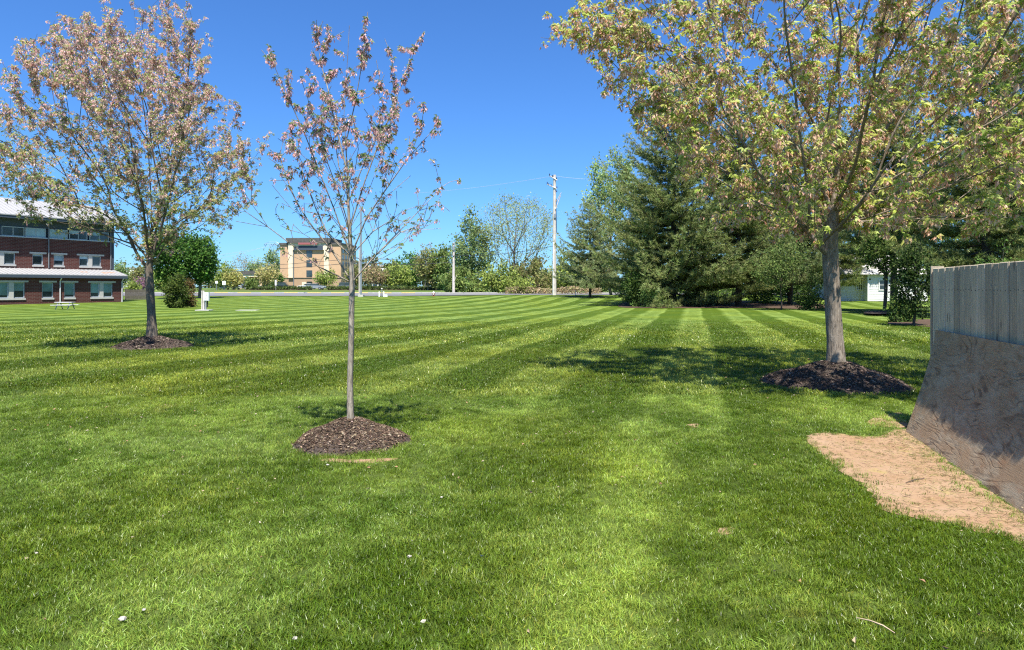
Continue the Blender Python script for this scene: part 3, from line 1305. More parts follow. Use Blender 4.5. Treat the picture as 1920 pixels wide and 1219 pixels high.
# ------------------------------------------------------------------ grass blades
def tuft(name, n, rad, hgt, wid, seed):
    r = np.random.default_rng(seed)
    V, q, T, C = [], [], [], []
    col = []
    for i in range(n):
        a = r.uniform(0, 2 * math.pi)
        rr = rad * math.sqrt(r.uniform(0, 1))
        b = np.array([rr * math.cos(a), rr * math.sin(a), -.008])
        az = r.uniform(0, 2 * math.pi)
        lean = r.uniform(.15, .95)
        h = hgt * r.uniform(.55, 1.2)
        dx = np.array([math.cos(az), math.sin(az), 0])
        sd = np.array([-math.sin(az), math.cos(az), 0])
        tw = r.uniform(-.6, .6)
        sd = sd * math.cos(tw) + dx * math.sin(tw)
        p1 = b + dx * h * lean * .28 + np.array([0, 0, h * .55])
        p2 = b + dx * h * lean * .95 + np.array([0, 0, h * (1 - .35 * lean)])
        w = wid * r.uniform(.7, 1.3)
        k = len(V)
        V += [b - sd * w * .5, b + sd * w * .5, p1 + sd * w * .45, p1 - sd * w * .45, p2]
        q.append((k, k + 1, k + 2, k + 3))
        T.append((k + 3, k + 2, k + 4))
        c = np.array([1, 1, 1.0]) * (r.uniform(.62, 1.45) if wid < .004 else r.uniform(.85, 1.15)) * np.array([r.uniform(.85, 1.25), 1, r.uniform(.7, 1.1)])
        if r.uniform() < (.05 if wid < .004 else .02):
            c = np.array([2.3, 1.55, 2.0])
        col.append(c)
    tint = np.concatenate([np.array(col), np.array(col)])
    me_o = fast_mesh(name, np.array(V), [np.array(q), np.array(T)], M_BLADE, tint=tint)
    COL.objects.unlink(me_o)
    return me_o


def scatter_gn(name, pts, rot, scl, var, protos, mat):
    me = bpy.data.meshes.new(name)
    me.vertices.add(len(pts))
    me.vertices.foreach_set('co', np.asarray(pts, np.float32).ravel())
    a = me.attributes.new('rot', 'FLOAT_VECTOR', 'POINT')
    a.data.foreach_set('vector', np.asarray(rot, np.float32).ravel())
    a = me.attributes.new('scl', 'FLOAT', 'POINT')
    a.data.foreach_set('value', np.asarray(scl, np.float32))
    a = me.attributes.new('var', 'INT', 'POINT')
    a.data.foreach_set('value', np.asarray(var, np.int32))
    me.materials.append(mat)
    o = bpy.data.objects.new(name, me)
    COL.objects.link(o)
    ng = bpy.data.node_groups.new(name + '_scatter', 'GeometryNodeTree')
    ng.interface.new_socket('Geometry', in_out='INPUT', socket_type='NodeSocketGeometry')
    ng.interface.new_socket('Geometry', in_out='OUTPUT', socket_type='NodeSocketGeometry')
    N = ng.nodes
    gi = N.new('NodeGroupInput')
    go = N.new('NodeGroupOutput')
    jn = N.new('GeometryNodeJoinGeometry')

    def attr(nm, ty):
        x = N.new('GeometryNodeInputNamedAttribute')
        x.data_type = ty
        x.inputs['Name'].default_value = nm
        return x.outputs['Attribute']
    ro, sc, va = attr('rot', 'FLOAT_VECTOR'), attr('scl', 'FLOAT'), attr('var', 'INT')
    e2r = N.new('FunctionNodeEulerToRotation')
    ng.links.new(ro, e2r.inputs[0])
    for k, po in enumerate(protos):
        oi = N.new('GeometryNodeObjectInfo')
        oi.inputs['Object'].default_value = po
        oi.inputs['As Instance'].default_value = True
        cmp_ = N.new('FunctionNodeCompare')
        cmp_.data_type = 'INT'
        cmp_.operation = 'EQUAL'
        ints = [s for s in cmp_.inputs if s.type == 'INT']
        ng.links.new(va, ints[0])
        ints[1].default_value = k
        ip = N.new('GeometryNodeInstanceOnPoints')
        ng.links.new(gi.outputs[0], ip.inputs['Points'])
        ng.links.new(cmp_.outputs[0], ip.inputs['Selection'])
        ng.links.new(oi.outputs['Geometry'], ip.inputs['Instance'])
        ng.links.new(e2r.outputs[0], ip.inputs['Rotation'])
        ng.links.new(sc, ip.inputs['Scale'])
        ng.links.new(ip.outputs[0], jn.inputs[0])
    ng.links.new(jn.outputs[0], go.inputs[0])
    md = o.modifiers.new('scatter', 'NODES')
    md.node_group = ng
    o['kind'] = 'stuff'
    return o


def build_grass():
    protos = [tuft('grass_tuft_source', 22, .046, .050, .0031, s) for s in (1, 2, 3)]
    protos += [tuft('grass_tuft_source', 16, .09, .062, .0075, s) for s in (4, 5)]
    protos += [tuft('grass_tuft_source', 16, .20, .062, .016, s) for s in (6, 7)]
    bands = [(2.0, 5.5, 820, (0, 1, 2)), (5.5, 10.5, 520, (0, 1, 2)), (10.5, 20, 150, (3, 4)), (20, 38, 42, (5, 6))]
    allp, allv, alls = [], [], []
    for d0, d1, den, vs in bands:
        half = .80
        area = half * (d1 * d1 - d0 * d0) + 1.2 * (d1 - d0)
        n = int(area * den)
        m = int(n * 1.4)
        d = np.sqrt(RNG.uniform(d0 * d0, d1 * d1, m))
        x = RNG.uniform(-1, 1, m) * (half * d + .5)
        P = np.stack([x, d], 1)[:n]
        allp.append(P)
        allv.append(RNG.choice(vs, len(P)))
        alls.append(RNG.uniform(.75, 1.25, len(P)))
    P = np.concatenate(allp)
    var = np.concatenate(allv)
    scl = np.concatenate(alls)
    keep = np.ones(len(P), bool)
    for k, (u, d, rm) in TREES.items():
        c = np.array([gx(u, d), d])
        ang = np.arctan2(P[:, 1] - c[1], P[:, 0] - c[0])
        edge = rm * (.97 + .05 * np.sin(3 * ang + d) + .03 * np.sin(7 * ang + 1) + .02 * RNG.normal(size=len(P)))
        keep &= np.hypot(*(P - c).T) > edge
    for i, pl in enumerate(soil_polys):
        ins = in_poly(P + RNG.normal(0, .075 if i == 0 else .04, P.shape), pl)
        if i == 0:
            dist = np.full(len(P), 9.0)
            ii = np.where(ins)[0]
            dist[ii] = [np.min(np.hypot(*(pl - P[q]).T)) for q in ii]
            keep &= ~ins | (RNG.uniform(0, 1, len(P)) < .015 + .55 * np.exp(-dist / .06))
            scl = np.where(ins, scl * .8, scl)
        else:
            keep &= ~ins | (RNG.uniform(0, 1, len(P)) < .65)
    # nothing grows through the fence or the sheet, only a thin green line along the sheet's foot
    rel = np.concatenate([P, np.zeros((len(P), 1))], 1) - FP
    side = rel @ NRM
    along = rel @ DIRV
    fencez = (along < .55) & (side > -.12) & (side < .385)
    keep &= ~fencez
    scl = np.where((along < .2) & (side > 0) & (side < .47), scl * .6, scl)
    big = clump_noise(np.concatenate([P * .6, np.zeros((len(P), 1))], 1), 1.0, 5)
    scl = scl * (1 + .28 * big)
    scl = scl * np.interp(P[:, 1], [0, 24, 38], [1, 1, .30])
    keep &= RNG.uniform(0, 1, len(P)) < np.interp(P[:, 1], [0, 28, 38], [1, 1, .25])
    P, var, scl = P[keep], var[keep], scl[keep]
    # the mower lays the blades towards or away from the camera stripe by stripe
    sv = P[:, 0] - .265 * P[:, 1] + .33 * np.maximum(0, -P[:, 0] - 2.5)
    ph = ((sv + 2.1) / 2.6) % 1.0
    lean = np.where(ph < .47, -.10, .28) + RNG.normal(0, .13, len(P))
    rot = np.stack([-lean, RNG.normal(0, .12, len(P)), RNG.uniform(0, 2 * math.pi, len(P))], 1)
    pts = np.stack([P[:, 0], P[:, 1], terrain(P[:, 0], P[:, 1])], 1)
    scatter_gn('grass', pts, rot, scl, var, protos, M_BLADE)


build_grass()


# ------------------------------------------------------------------ pines
def pine_mesh(Ht, Rmax, zlow, seed, col, n_whorl=30, tuft_len=.24, fullness=1.0, lean=0.0):
    rs = np.random.default_rng(seed)
    wood = [(np.array([[0, 0, z] for z in np.linspace(0, Ht, 14)]) + np.array([[.03 * math.sin(z * 5 + seed), .03 * math.cos(z * 4), 0] for z in np.linspace(0, 3, 14)]),
             np.linspace(Ht * .0155, .02, 14))]
    B, D = [], []
    for w in range(n_whorl):
        fr = (w + rs.uniform(-.3, .3)) / n_whorl
        fr = min(max(fr, 0), .985)
        z = zlow + (Ht - zlow) * fr
        env = Rmax * (1 - fr) ** .75 * (0.72 + .28 * math.sin(min(1, fr * 4 + .35) * math.pi / 2))
        nb = rs.integers(4, 7)
        a0 = rs.uniform(0, 6.28)
        for b in range(nb):
            a = a0 + b * 2 * math.pi / nb + rs.normal(0, .25)
            L = env * rs.uniform(.6, 1.15)
            if rs.uniform() < .10:
                L *= .5
            if L < .3:
                L = .3
            m = 8
            s = np.linspace(0, 1, m)
            up = .18 + .75 * fr
            h = L * (up * s - .25 * s * (1 - s) * 2 + .12 * s ** 3 - .22 * (1 - fr) * s)
            bend = rs.normal(0, .15)
            pts = np.stack([L * s * np.cos(a + bend * s), L * s * np.sin(a + bend * s), z + h], 1)
            wood.append((pts, np.linspace(max(.012, L * .011), .006, m)))
            # side shoots lying flat to either side
            ns = max(5, int(L * 7.5 * fullness))
            for k in range(ns):
                q = .10 + .90 * (k + rs.uniform(0, 1)) / ns
                i = min(m - 2, int(q * (m - 1)))
                f = q * (m - 1) - i
                p = pts[i] * (1 - f) + pts[i + 1] * f
                sl = (.18 + .30 * L * (1 - q) ** .8) * rs.uniform(.5, 1.1)
                side = 1 if k % 2 else -1
                aa = a + bend * q + side * rs.uniform(.5, 1.1)
                dv = np.array([math.cos(aa), math.sin(aa), rs.uniform(-.02, .38)])
                dv /= np.linalg.norm(dv)
                e = p + dv * sl
                wood.append((np.array([p, e]), np.array([.008, .004])))
                nt = max(1, int(sl / .15))
                for j in range(nt):
                    B.append(p + dv * sl * (j + 1) / nt + rs.normal(0, .045, 3))
                    D.append(dv + np.array([0, 0, .25]))
            B.append(pts[-1])
            D.append(pts[-1] - pts[-2] + np.array([0, 0, .1]))
    B, D = np.array(B), unit(np.array(D))
    nn = 11
    m = np.repeat(np.arange(len(B)), nn)
    dv = D[m] * .9 + rs.normal(0, .55, (len(m), 3))
    dv[:, 2] += .12
    dv = unit(dv)
    Ln = tuft_len * rs.uniform(.6, 1.2, len(m))
    sd = unit(np.cross(dv, rs.normal(size=(len(m), 3)) * .7 + SUNWARD * .9))
    w = .046
    V = np.stack([B[m] - sd * w * .5, B[m] + sd * w * .5, B[m] + dv * Ln[:, None]], 1).reshape(-1, 3)
    T = np.arange(len(V)).reshape(-1, 3)
    base = np.array(col)
    tc = base[None] * rs.uniform(.75, 1.3, (len(B), 1)) * rs.uniform(.9, 1.1, (len(B), 3))
    tc = tc[m] * rs.uniform(.8, 1.25, (len(m), 1))
    WV, WF = wood_arrays(wood[:1], 2, 9)
    LV, LF = wood_arrays(wood[1:], 1, 5)
    return (WV, WF), (LV, LF), (V, T, tc)


PINES = {}


def pine(key, label, u, d, scale=1.0, rz=0.0, group='white pines at the lawn edge'):
    base = ground(u, d)
    t = thing('pine_tree', label, 'tree', base, rz, group)
    t.scale = (scale,) * 3
    if key not in PINES:
        spec = dict(big=(21.5, 9.2, .8, 3, (.24, .285, .10), 42, .36, .9),
                    tall=(19.5, 6.2, 2.2, 8, (.235, .275, .092), 36, .36, .95),
                    small=(10.2, 5.0, 1.5, 13, (.27, .32, .14), 20, .28, 1.1),
                    bluish=(17.0, 5.8, 2.4, 21, (.24, .295, .125), 32, .36, .95),
                    high=(15.5, 5.2, 4.6, 33, (.255, .29, .105), 32, .36, .95))[key]
        W, L, N = pine_mesh(*spec)
        a = fast_mesh('trunk', W[0], [W[1]], M_BARK_PINE, t, smooth=True)
        b = fast_mesh('branchwork', L[0], [L[1]], M_BARK_PINE, t)
        b['kind'] = 'stuff'
        c = fast_mesh('crown', N[0], [N[1]], M_NEEDLE, t, N[2])
        PINES[key] = (a, b, c)
    else:
        for o in PINES[key]:
            k = o.copy()
            k.parent = t
            COL.objects.link(k)
    return t


pine('big', 'tallest dark pine with full skirt at left end of the pine row', 1262, 62, 1.0, .4)
pine('small', 'smaller pine with bare lower trunk standing apart left of the pine row', 1106, 79, 1.08, 0)
pine('tall', 'pine with thick dark bare trunk right of the shrub cluster', 1385, 60, .96, 1.0)
pine('bluish', 'pine just left of the spreading maple trunk, wide low boughs', 1482, 64, 1.0, 2.2)
pine('tall', 'tall pine behind the spreading maple crown', 1560, 74, 1.05, 2.9)
pine('high', 'grey green pine above the white house roof', 1676, 47, 1.0, .5)
pine('tall', 'pine with spreading boughs rising behind the plank fence', 1850, 38, .92, 4.0)
pine('big', 'dark pine at the right edge behind the maple leaves', 1990, 48, 1.0, 5.0)
pine('bluish', 'pine behind the smaller pine, partly hidden by its boughs', 1200, 86, .85, 3.3)


# ------------------------------------------------------------------ broadleaf trees, shrubs, hedges
def profile(kind, Ht, hw, zb):
    zs = np.linspace(0, 1, 9)
    if kind == 'cone':
        w = np.interp(zs, [0, .2, .45, .75, 1], [.6, 1, .85, .5, .08])
    elif kind == 'vase':
        w = np.interp(zs, [0, .25, .6, .85, 1], [.3, .75, 1, .8, .3])
    elif kind == 'column':
        w = np.interp(zs, [0, .1, .6, .85, 1], [.85, 1, .95, .7, .2])
    elif kind == 'bush':
        w = np.interp(zs, [0, .3, .7, 1], [.85, 1, .8, .25])
    else:
        w = np.interp(zs, [0, .3, .6, .85, 1], [.55, .95, 1, .72, .25])
    return [(zb + (Ht - zb) * z, hw * k, hw * k) for z, k in zip(zs, w)]


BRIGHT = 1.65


def broadleaf(name, label, u, d, vtop, hwpx, kind, pal, nleaf, leaf, tips=160, zb=.25, r0=None, group=None, bark=None, cat='tree', gap=-.05, wood=True,
              bf=.6, mat=None, seed=0, depth=1.0):
    base = ground(u, d)
    Ht = H + (YH - vtop) / F * d - base[2]
    hw = hwpx / F * d
    t = thing(name, label, cat, base, 0, group)
    prof = profile(kind, Ht, hw, zb * Ht)
    seed = int(u * 7 + d) if not seed else seed
    tp = sample_profile(tips, prof, depth, .35, gap, 1.3 / hw, seed)
    tr = [np.array([.02 * Ht * math.sin(3 * s + seed), .02 * Ht * math.cos(2 * s + seed) - .02 * Ht * math.cos(seed), Ht * .72 * s]) for s in np.linspace(0, 1, 9)]
    tr[0] = np.array([0, 0, -.05])
    P0, par0, _ = polyline_nodes([(-1, tr)])
    st = int(np.argmax(P0[:, 2] >= zb * Ht * .75)) if zb > .1 else 1
    P, par = prim(P0, par0, tp, st, bf, .8)
    r0 = r0 or Ht * .013
    P, rad, cnt, kids, main = finish(P, par, r0, .5, .012 if d > 60 else .006, 2, len(P0))
    if wood:
        V, q = wood_arrays(chains(P, par, rad, kids, main), 2, 7)
        fast_mesh('trunk' if cat == 'tree' else 'stem', V, [q], bark or M_BARK_FAR, t, smooth=True)
    if nleaf:
        tw = np.where((cnt <= 4) & (np.arange(len(P)) >= len(P0)))[0]
        a = RNG.choice(tw, nleaf)
        s = RNG.uniform(0, 1.15, nleaf)[:, None]
        c = P[a] * s + P[par[a]] * (1 - s)
        c = c + RNG.normal(0, max(leaf * 1.1, hw * .085), c.shape)
        c[:, 2] = np.maximum(c[:, 2], .08)
        dv = RNG.normal(size=(nleaf, 3)) + unit(c - np.array([0, 0, Ht * .5])) * .8
        lv = Leaves()
        # colour changes slowly over the crown, sprig by sprig
        sp = np.repeat(1.0, nleaf) * (1 + .35 * RNG.normal(size=len(P))[a] * .5)
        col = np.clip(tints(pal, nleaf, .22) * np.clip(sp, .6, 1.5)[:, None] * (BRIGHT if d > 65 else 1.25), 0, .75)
        L = leaf * RNG.uniform(.7, 1.4, nleaf)
        lv.add(kites(c, dv, L, L * RNG.uniform(.5, .85, nleaf), .18, 0, .8), col)
        lv.build('crown' if cat == 'tree' else 'foliage', mat or M_FAR, t)
    return t


G_MID = [(3, (.115, .165, .045)), (2, (.09, .13, .035)), (1, (.17, .205, .06))]
G_YEL = [(3, (.17, .215, .045)), (2, (.13, .17, .04)), (1, (.22, .25, .07))]
G_AIRY = [(3, (.20, .235, .075)), (2, (.15, .19, .06)), (1, (.26, .27, .10))]
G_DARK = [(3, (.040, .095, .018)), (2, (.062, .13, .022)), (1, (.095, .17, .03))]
G_BRN = [(3, (.22, .17, .095)), (2, (.17, .175, .07)), (1, (.28, .20, .13))]
G_OLIVE = [(3, (.13, .145, .045)), (2, (.17, .175, .06)), (1, (.20, .16, .08))]
G_GREY = [(3, (.15, .205, .08)), (2, (.11, .16, .06)), (1, (.20, .25, .10))]
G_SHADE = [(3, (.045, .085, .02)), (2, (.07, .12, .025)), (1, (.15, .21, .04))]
G_PINK = [(3, (.22, .125, .16)), (2, (.17, .10, .12))]
G_ARB = [(3, (.055, .085, .016)), (2, (.08, .115, .02)), (1, (.11, .14, .025))]
G_RUST = [(3, (.16, .09, .035)), (2, (.11, .085, .03)), (1, (.10, .12, .03))]

# middle of the picture, across the road
broadleaf('conical_tree', 'upright conical green tree beside the short utility pole', 886, 121, 378, 44, 'cone', G_GREY, 6000, .36, 260, .22, gap=.02)
broadleaf('airy_tree', 'large half bare tree with fan of grey limbs beside the tall utility pole', 968, 120, 366, 82, 'vase', G_AIRY, 8000, .22, 520, .20, .28, gap=.0, bf=.35)
broadleaf('shrub_tree', 'yellow green thicket at the foot of the conical tree', 868, 116, 500, 40, 'bush', G_MID, 3200, .38, 90, .05, group='thicket across the road')
broadleaf('shrub_tree', 'bright yellow green bush left of the half bare tree trunk', 938, 114, 490, 42, 'bush', G_YEL, 3600, .36, 90, .05, group='thicket across the road')
broadleaf('shrub_tree', 'olive bush below the half bare tree, left of the tall pole', 1004, 116, 478, 44, 'bush', G_OLIVE, 3200, .36, 90, .05, group='thicket across the road')
broadleaf('shrub_tree', 'green yellow bush just right of the tall utility pole', 1062, 118, 468, 40, 'bush', G_YEL, 2800, .38, 80, .05, group='thicket across the road')
broadleaf('shrub_tree', 'dull green bush behind the small pine trunk', 1118, 118, 470, 40, 'bush', G_OLIVE, 2800, .38, 80, .05, group='thicket across the road')
broadleaf('shrub_tree', 'low lit bush with tan grass before it, right of the yellow bush', 978, 110, 520, 26, 'bush', G_YEL, 1500, .32, 60, .03, group='thicket across the road')
broadleaf('roadside_tree', 'green tree left of the short utility pole', 832, 150, 462, 30, 'round', G_MID, 2600, .46, 120, .12, group='trees between hotel and pole')
broadleaf('roadside_tree', 'olive tree with visible slim trunk right of the dark green one', 802, 150, 466, 26, 'round', G_OLIVE, 2200, .42, 130, .25, group='trees between hotel and pole')
broadleaf('roadside_tree', 'dark green tree in the row, tallest left of the olive one', 768, 170, 470, 24, 'round', G_DARK, 2000, .5, 110, .12, group='trees between hotel and pole')
broadleaf('roadside_tree', 'low yellow green tree before the white distant building', 742, 160, 492, 28, 'round', G_YEL, 2000, .45, 100, .12, group='trees between hotel and pole')
broadleaf('roadside_tree', 'small reddish brown budding tree right of the light pole', 702, 158, 500, 26, 'round', G_BRN, 1500, .4, 150, .25, group='trees between hotel and pole')
broadleaf('roadside_tree', 'grey bare topped tree behind the dark green one', 798, 185, 455, 22, 'vase', G_BRN, 700, .4, 150, .2, group='trees between hotel and pole')
broadleaf('hotel_tree', 'small yellow green tree in front of the tan hotel', 611, 165, 507, 22, 'round', G_YEL, 1500, .38, 110, .25, group='trees round the hotel')
broadleaf('hotel_tree', 'low green tree at the right end of the hotel', 664, 185, 500, 22, 'round', G_OLIVE, 1500, .45, 90, .15, group='trees round the hotel')
broadleaf('hotel_tree', 'tan budding tree left of the hotel, before the porch', 501, 160, 494, 22, 'round', [(3, (.30, .27, .11)), (2, (.22, .22, .08))], 1700, .38, 130, .2, group='trees round the hotel')
broadleaf('hotel_tree', 'dark evergreen tree against the left hotel corner', 520, 190, 503, 12, 'cone', G_DARK, 1400, .45, 80, .05, group='trees round the hotel')
broadleaf('hotel_tree', 'tall grey green tree behind the left hotel corner', 512, 235, 468, 16, 'round', G_GREY, 1600, .6, 110, .15, group='trees round the hotel')
broadleaf('hotel_tree', 'green shrubby tree inside the porch opening', 472, 162, 516, 14, 'bush', G_MID, 1100, .36, 60, .08, group='trees round the hotel')
broadleaf('hotel_tree', 'grey green tree above the porch roof', 482, 205, 486, 16, 'round', G_GREY, 1500, .5, 110, .15, group='trees round the hotel')
broadleaf('hotel_tree', 'tan leaved round tree left of the hotel porch', 438, 160, 505, 17, 'round', [(3, (.28, .26, .09)), (2, (.20, .21, .06))], 1400, .38, 110, .2, group='trees round the hotel')
broadleaf('hotel_tree', 'bright green tree beside the dark tree pair', 414, 165, 490, 26, 'round', G_YEL, 2000, .42, 100, .1, group='trees round the hotel')
broadleaf('bare_tree', 'leafless grey tree with fan of fine branches above the porch', 458, 215, 474, 24, 'vase', G_BRN, 500, .35, 300, .2, gap=-.2, bf=.3)
broadleaf('bare_tree', 'leafless brown tree top right of the grey leafless one', 486, 225, 484, 18, 'vase', G_BRN, 300, .35, 180, .2, gap=-.2, bf=.3)
# left, between school and hotel
broadleaf('shade_tree', 'dense dark green tree standing over the arborvitae', 322, 88, 418, 44, 'round', G_DARK, 7500, .30, 220, .22, .2, group='dark green shade trees')
broadleaf('shade_tree', 'dense dark green tree with bare trunk behind the white meter box', 374, 90, 436, 34, 'round', G_DARK, 6000, .30, 200, .26, .2, group='dark green shade trees')
broadleaf('corner_tree', 'green tree seen just past the school corner', 226, 150, 490, 13, 'round', G_GREY, 1200, .42, 80, .1, group='trees past the school')
broadleaf('corner_tree', 'brown green tree left of the rosy maple trunk', 258, 165, 498, 14, 'round', G_OLIVE, 1200, .42, 80, .1, group='trees past the school')
broadleaf('redbud_tree', 'small pink flowering tree behind the grey stockade fence', 266, 130, 518, 9, 'round', G_PINK, 420, .3, 60, .25)
broadleaf('corner_shrub', 'yellow shrub above the grey stockade fence', 251, 118, 530, 12, 'bush', G_YEL, 900, .3, 50, .03, cat='shrub')
broadleaf('corner_tree', 'olive tree between the rosy maple trunk and the arborvitae', 302, 150, 508, 16, 'round', G_YEL, 1300, .42, 80, .1, group='trees past the school')
broadleaf('arborvitae', 'tall clipped green arborvitae on the lawn by the meter box', 331, 57.5, 510, 20, 'column', G_ARB, 5200, .13, 160, .0, .05, cat='shrub', mat=M_FAR)
broadleaf('arborvitae', 'browning reddish arborvitae tucked behind the green one', 352, 59, 523, 13, 'column', G_RUST, 2600, .13, 100, .0, .05, cat='shrub', mat=M_FAR)
# right, under and behind the pines
broadleaf('backdrop_tree', 'pale green airy tree leaning out left behind the tallest pine', 1146, 88, 266, 50, 'round', [(3, (.19, .26, .10)), (2, (.14, .20, .07)), (1, (.25, .31, .13))], 5200, .30, 260, .3, .2, bark=M_BARK_FAR, gap=.05)
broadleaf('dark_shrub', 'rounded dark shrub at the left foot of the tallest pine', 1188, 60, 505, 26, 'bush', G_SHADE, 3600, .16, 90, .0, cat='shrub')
broadleaf('honeysuckle_shrub', 'light leaved shrub in front of the pine skirt', 1222, 58, 535, 22, 'bush', [(3, (.13, .20, .05)), (2, (.08, .14, .035))], 2300, .14, 90, .0, cat='shrub')
broadleaf('understory_tree', 'leafy light green sapling left of the spreading maple trunk', 1465, 52, 440, 60, 'round', G_MID, 3600, .16, 160, .3, .06, bark=M_BARK_PINE)
broadleaf('understory_tree', 'slim leafy tree before the white house', 1657, 44, 430, 44, 'round', [(3, (.12, .17, .04)), (2, (.07, .115, .025))], 3000, .16, 160, .52, .11, bark=M_BARK_PINE)
broadleaf('understory_tree', 'dark leafy tree beside the corner of the plank fence', 1712, 30, 455, 40, 'round', [(3, (.030, .055, .014)), (2, (.05, .085, .018)), (.6, (.13, .18, .04))], 4300, .11, 200, .12, .06, bark=M_BARK_PINE)
broadleaf('ivy_bush', 'bright leafy bush top showing above the plank fence', 1880, 24, 455, 60, 'bush', [(3, (.12, .21, .04)), (2, (.08, .15, .03))], 4200, .09, 120, .1, cat='shrub')
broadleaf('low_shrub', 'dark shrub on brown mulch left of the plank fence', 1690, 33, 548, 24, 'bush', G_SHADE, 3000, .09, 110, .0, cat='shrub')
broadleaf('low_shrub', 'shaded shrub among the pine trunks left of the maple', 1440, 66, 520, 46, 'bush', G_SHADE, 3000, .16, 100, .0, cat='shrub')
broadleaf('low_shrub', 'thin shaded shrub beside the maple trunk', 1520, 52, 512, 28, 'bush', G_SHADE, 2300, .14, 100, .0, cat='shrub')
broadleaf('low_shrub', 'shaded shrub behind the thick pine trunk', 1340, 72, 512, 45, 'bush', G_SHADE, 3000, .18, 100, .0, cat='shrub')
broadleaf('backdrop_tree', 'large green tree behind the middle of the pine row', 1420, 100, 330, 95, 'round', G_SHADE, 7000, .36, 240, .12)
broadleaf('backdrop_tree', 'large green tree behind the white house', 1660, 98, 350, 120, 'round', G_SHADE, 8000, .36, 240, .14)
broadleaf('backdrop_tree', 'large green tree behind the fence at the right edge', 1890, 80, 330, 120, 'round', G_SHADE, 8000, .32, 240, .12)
broadleaf('backdrop_tree', 'green tree filling the gap behind the two left pines', 1255, 104, 400, 85, 'round', G_MID, 5200, .36, 200, .08)


def leaf_mass(name, boxes, pal, n, leaf, mat=M_FAR):
    """uncountable greenery: points in bumpy boxes (x0,x1,y0,y1,height)"""
    lv = Leaves()
    for (x0, x1, y0, y1, h) in boxes:
        x = RNG.uniform(x0, x1, n)
        y = RNG.uniform(y0, y1, n)
        top = h * (.62 + .38 * np.sin(x * .11 + 1.7 * np.sin(x * .037)) * np.sin(x * .053 + 2) + .22 * np.sin(x * .61 + 1))
        z = terrain(x, y) + np.maximum(.2, top) * RNG.uniform(0, 1, n) ** .8
        c = np.stack([x, y, z], 1)
        L = leaf * RNG.uniform(.6, 1.4, n)
        lv.add(kites(c, RNG.normal(size=(n, 3)), L, L * .8, .2), tints(pal, n, .3))
    o = lv.build(name, mat)
    o['kind'] = 'stuff'
    return o


leaf_mass('distant_woods', [(-430, -60, 330, 350, 11), (-80, 90, 290, 310, 12)], [(2, (.11, .135, .055)), (2, (.15, .17, .065)), (1, (.19, .155, .10))], 7000, 1.7)
leaf_mass('edge_undergrowth', [(16, 62, 92, 104, 5.0), (30, 75, 112, 122, 9)], G_SHADE, 6500, .55)
leaf_mass('dry_reeds', [(-1, 14, 107.5, 110, 1.3)], [(3, (.42, .33, .19)), (1, (.30, .27, .12))], 1500, .30)
broadleaf('far_slope_tree', 'pale tree above the distant hillside by the school', 244, 260, 515, 8, 'round', G_GREY, 500, .6, 50, .1)


def hedge(label, u0, u1, d, vt, pal, group):
    a, b = ground(u0, d), ground(u1, d)
    L = b[0] - a[0]
    base = (a + b) / 2
    h = H + (YH - vt) / F * d - base[2]
    t = thing('clipped_hedge', label, 'hedge', base, 0, group)
    n = int(L * 110)
    c = np.stack([RNG.uniform(-L / 2, L / 2, n), RNG.uniform(-.7, .7, n), h * RNG.uniform(0, 1, n) ** .7], 1)
    lv = Leaves()
    LL = .34 * RNG.uniform(.6, 1.4, n)
    lv.add(kites(c, RNG.normal(size=(n, 3)), LL, LL * .8, .2), tints(pal, n, .25))
    lv.build('foliage', M_FAR, t)
    MB().box((0, 0, h * .25), (L * .99, .5, h * .5)).build('stem_core', M_BARK_PINE, t)


hedge('low dark hedge between parked cars and hotel tree', 470, 585, 156, 537.5, G_MID, 'clipped hedges before the hotel')
hedge('low hedge running right from the hotel tree to the road trees', 614, 860, 156, 537.5, G_MID, 'clipped hedges before the hotel')


# ------------------------------------------------------------------ pine needle beds
def bed(name, pts, lift=.02, mat=None):
    p2 = smooth_poly([ (gx(u, d), d) for u, d in pts], 5)
    a2 = np.sum(p2[:, 0] * np.roll(p2[:, 1], -1) - np.roll(p2[:, 0], -1) * p2[:, 1])
    if a2 < 0:
        p2 = p2[::-1]
    o = sheet_from_poly(name, p2, mat, lift, .05)
    o['kind'] = 'structure'


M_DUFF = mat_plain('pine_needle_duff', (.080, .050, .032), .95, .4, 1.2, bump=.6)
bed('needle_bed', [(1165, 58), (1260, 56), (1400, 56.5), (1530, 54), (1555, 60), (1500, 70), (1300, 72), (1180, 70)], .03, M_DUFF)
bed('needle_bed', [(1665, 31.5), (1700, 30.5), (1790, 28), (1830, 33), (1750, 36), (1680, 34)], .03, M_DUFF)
bed('mulch_bed', [(1622, 42), (1655, 41), (1690, 42.5), (1690, 46), (1655, 47), (1625, 46)], .12, M_MULCH)

# ------------------------------------------------------------------ brick school
SD = np.array([-.533, -.846, 0.0])        # along the front, away from the right corner
SN = np.array([.846, -.533, 0.0])         # out of the front
SP = np.array([-44.3, 77.0, 0.0])


def t_of_u(u, P):
    r = (u - 960) / F
    return (P[0] - r * P[1]) / (-SD[0] + r * SD[1])


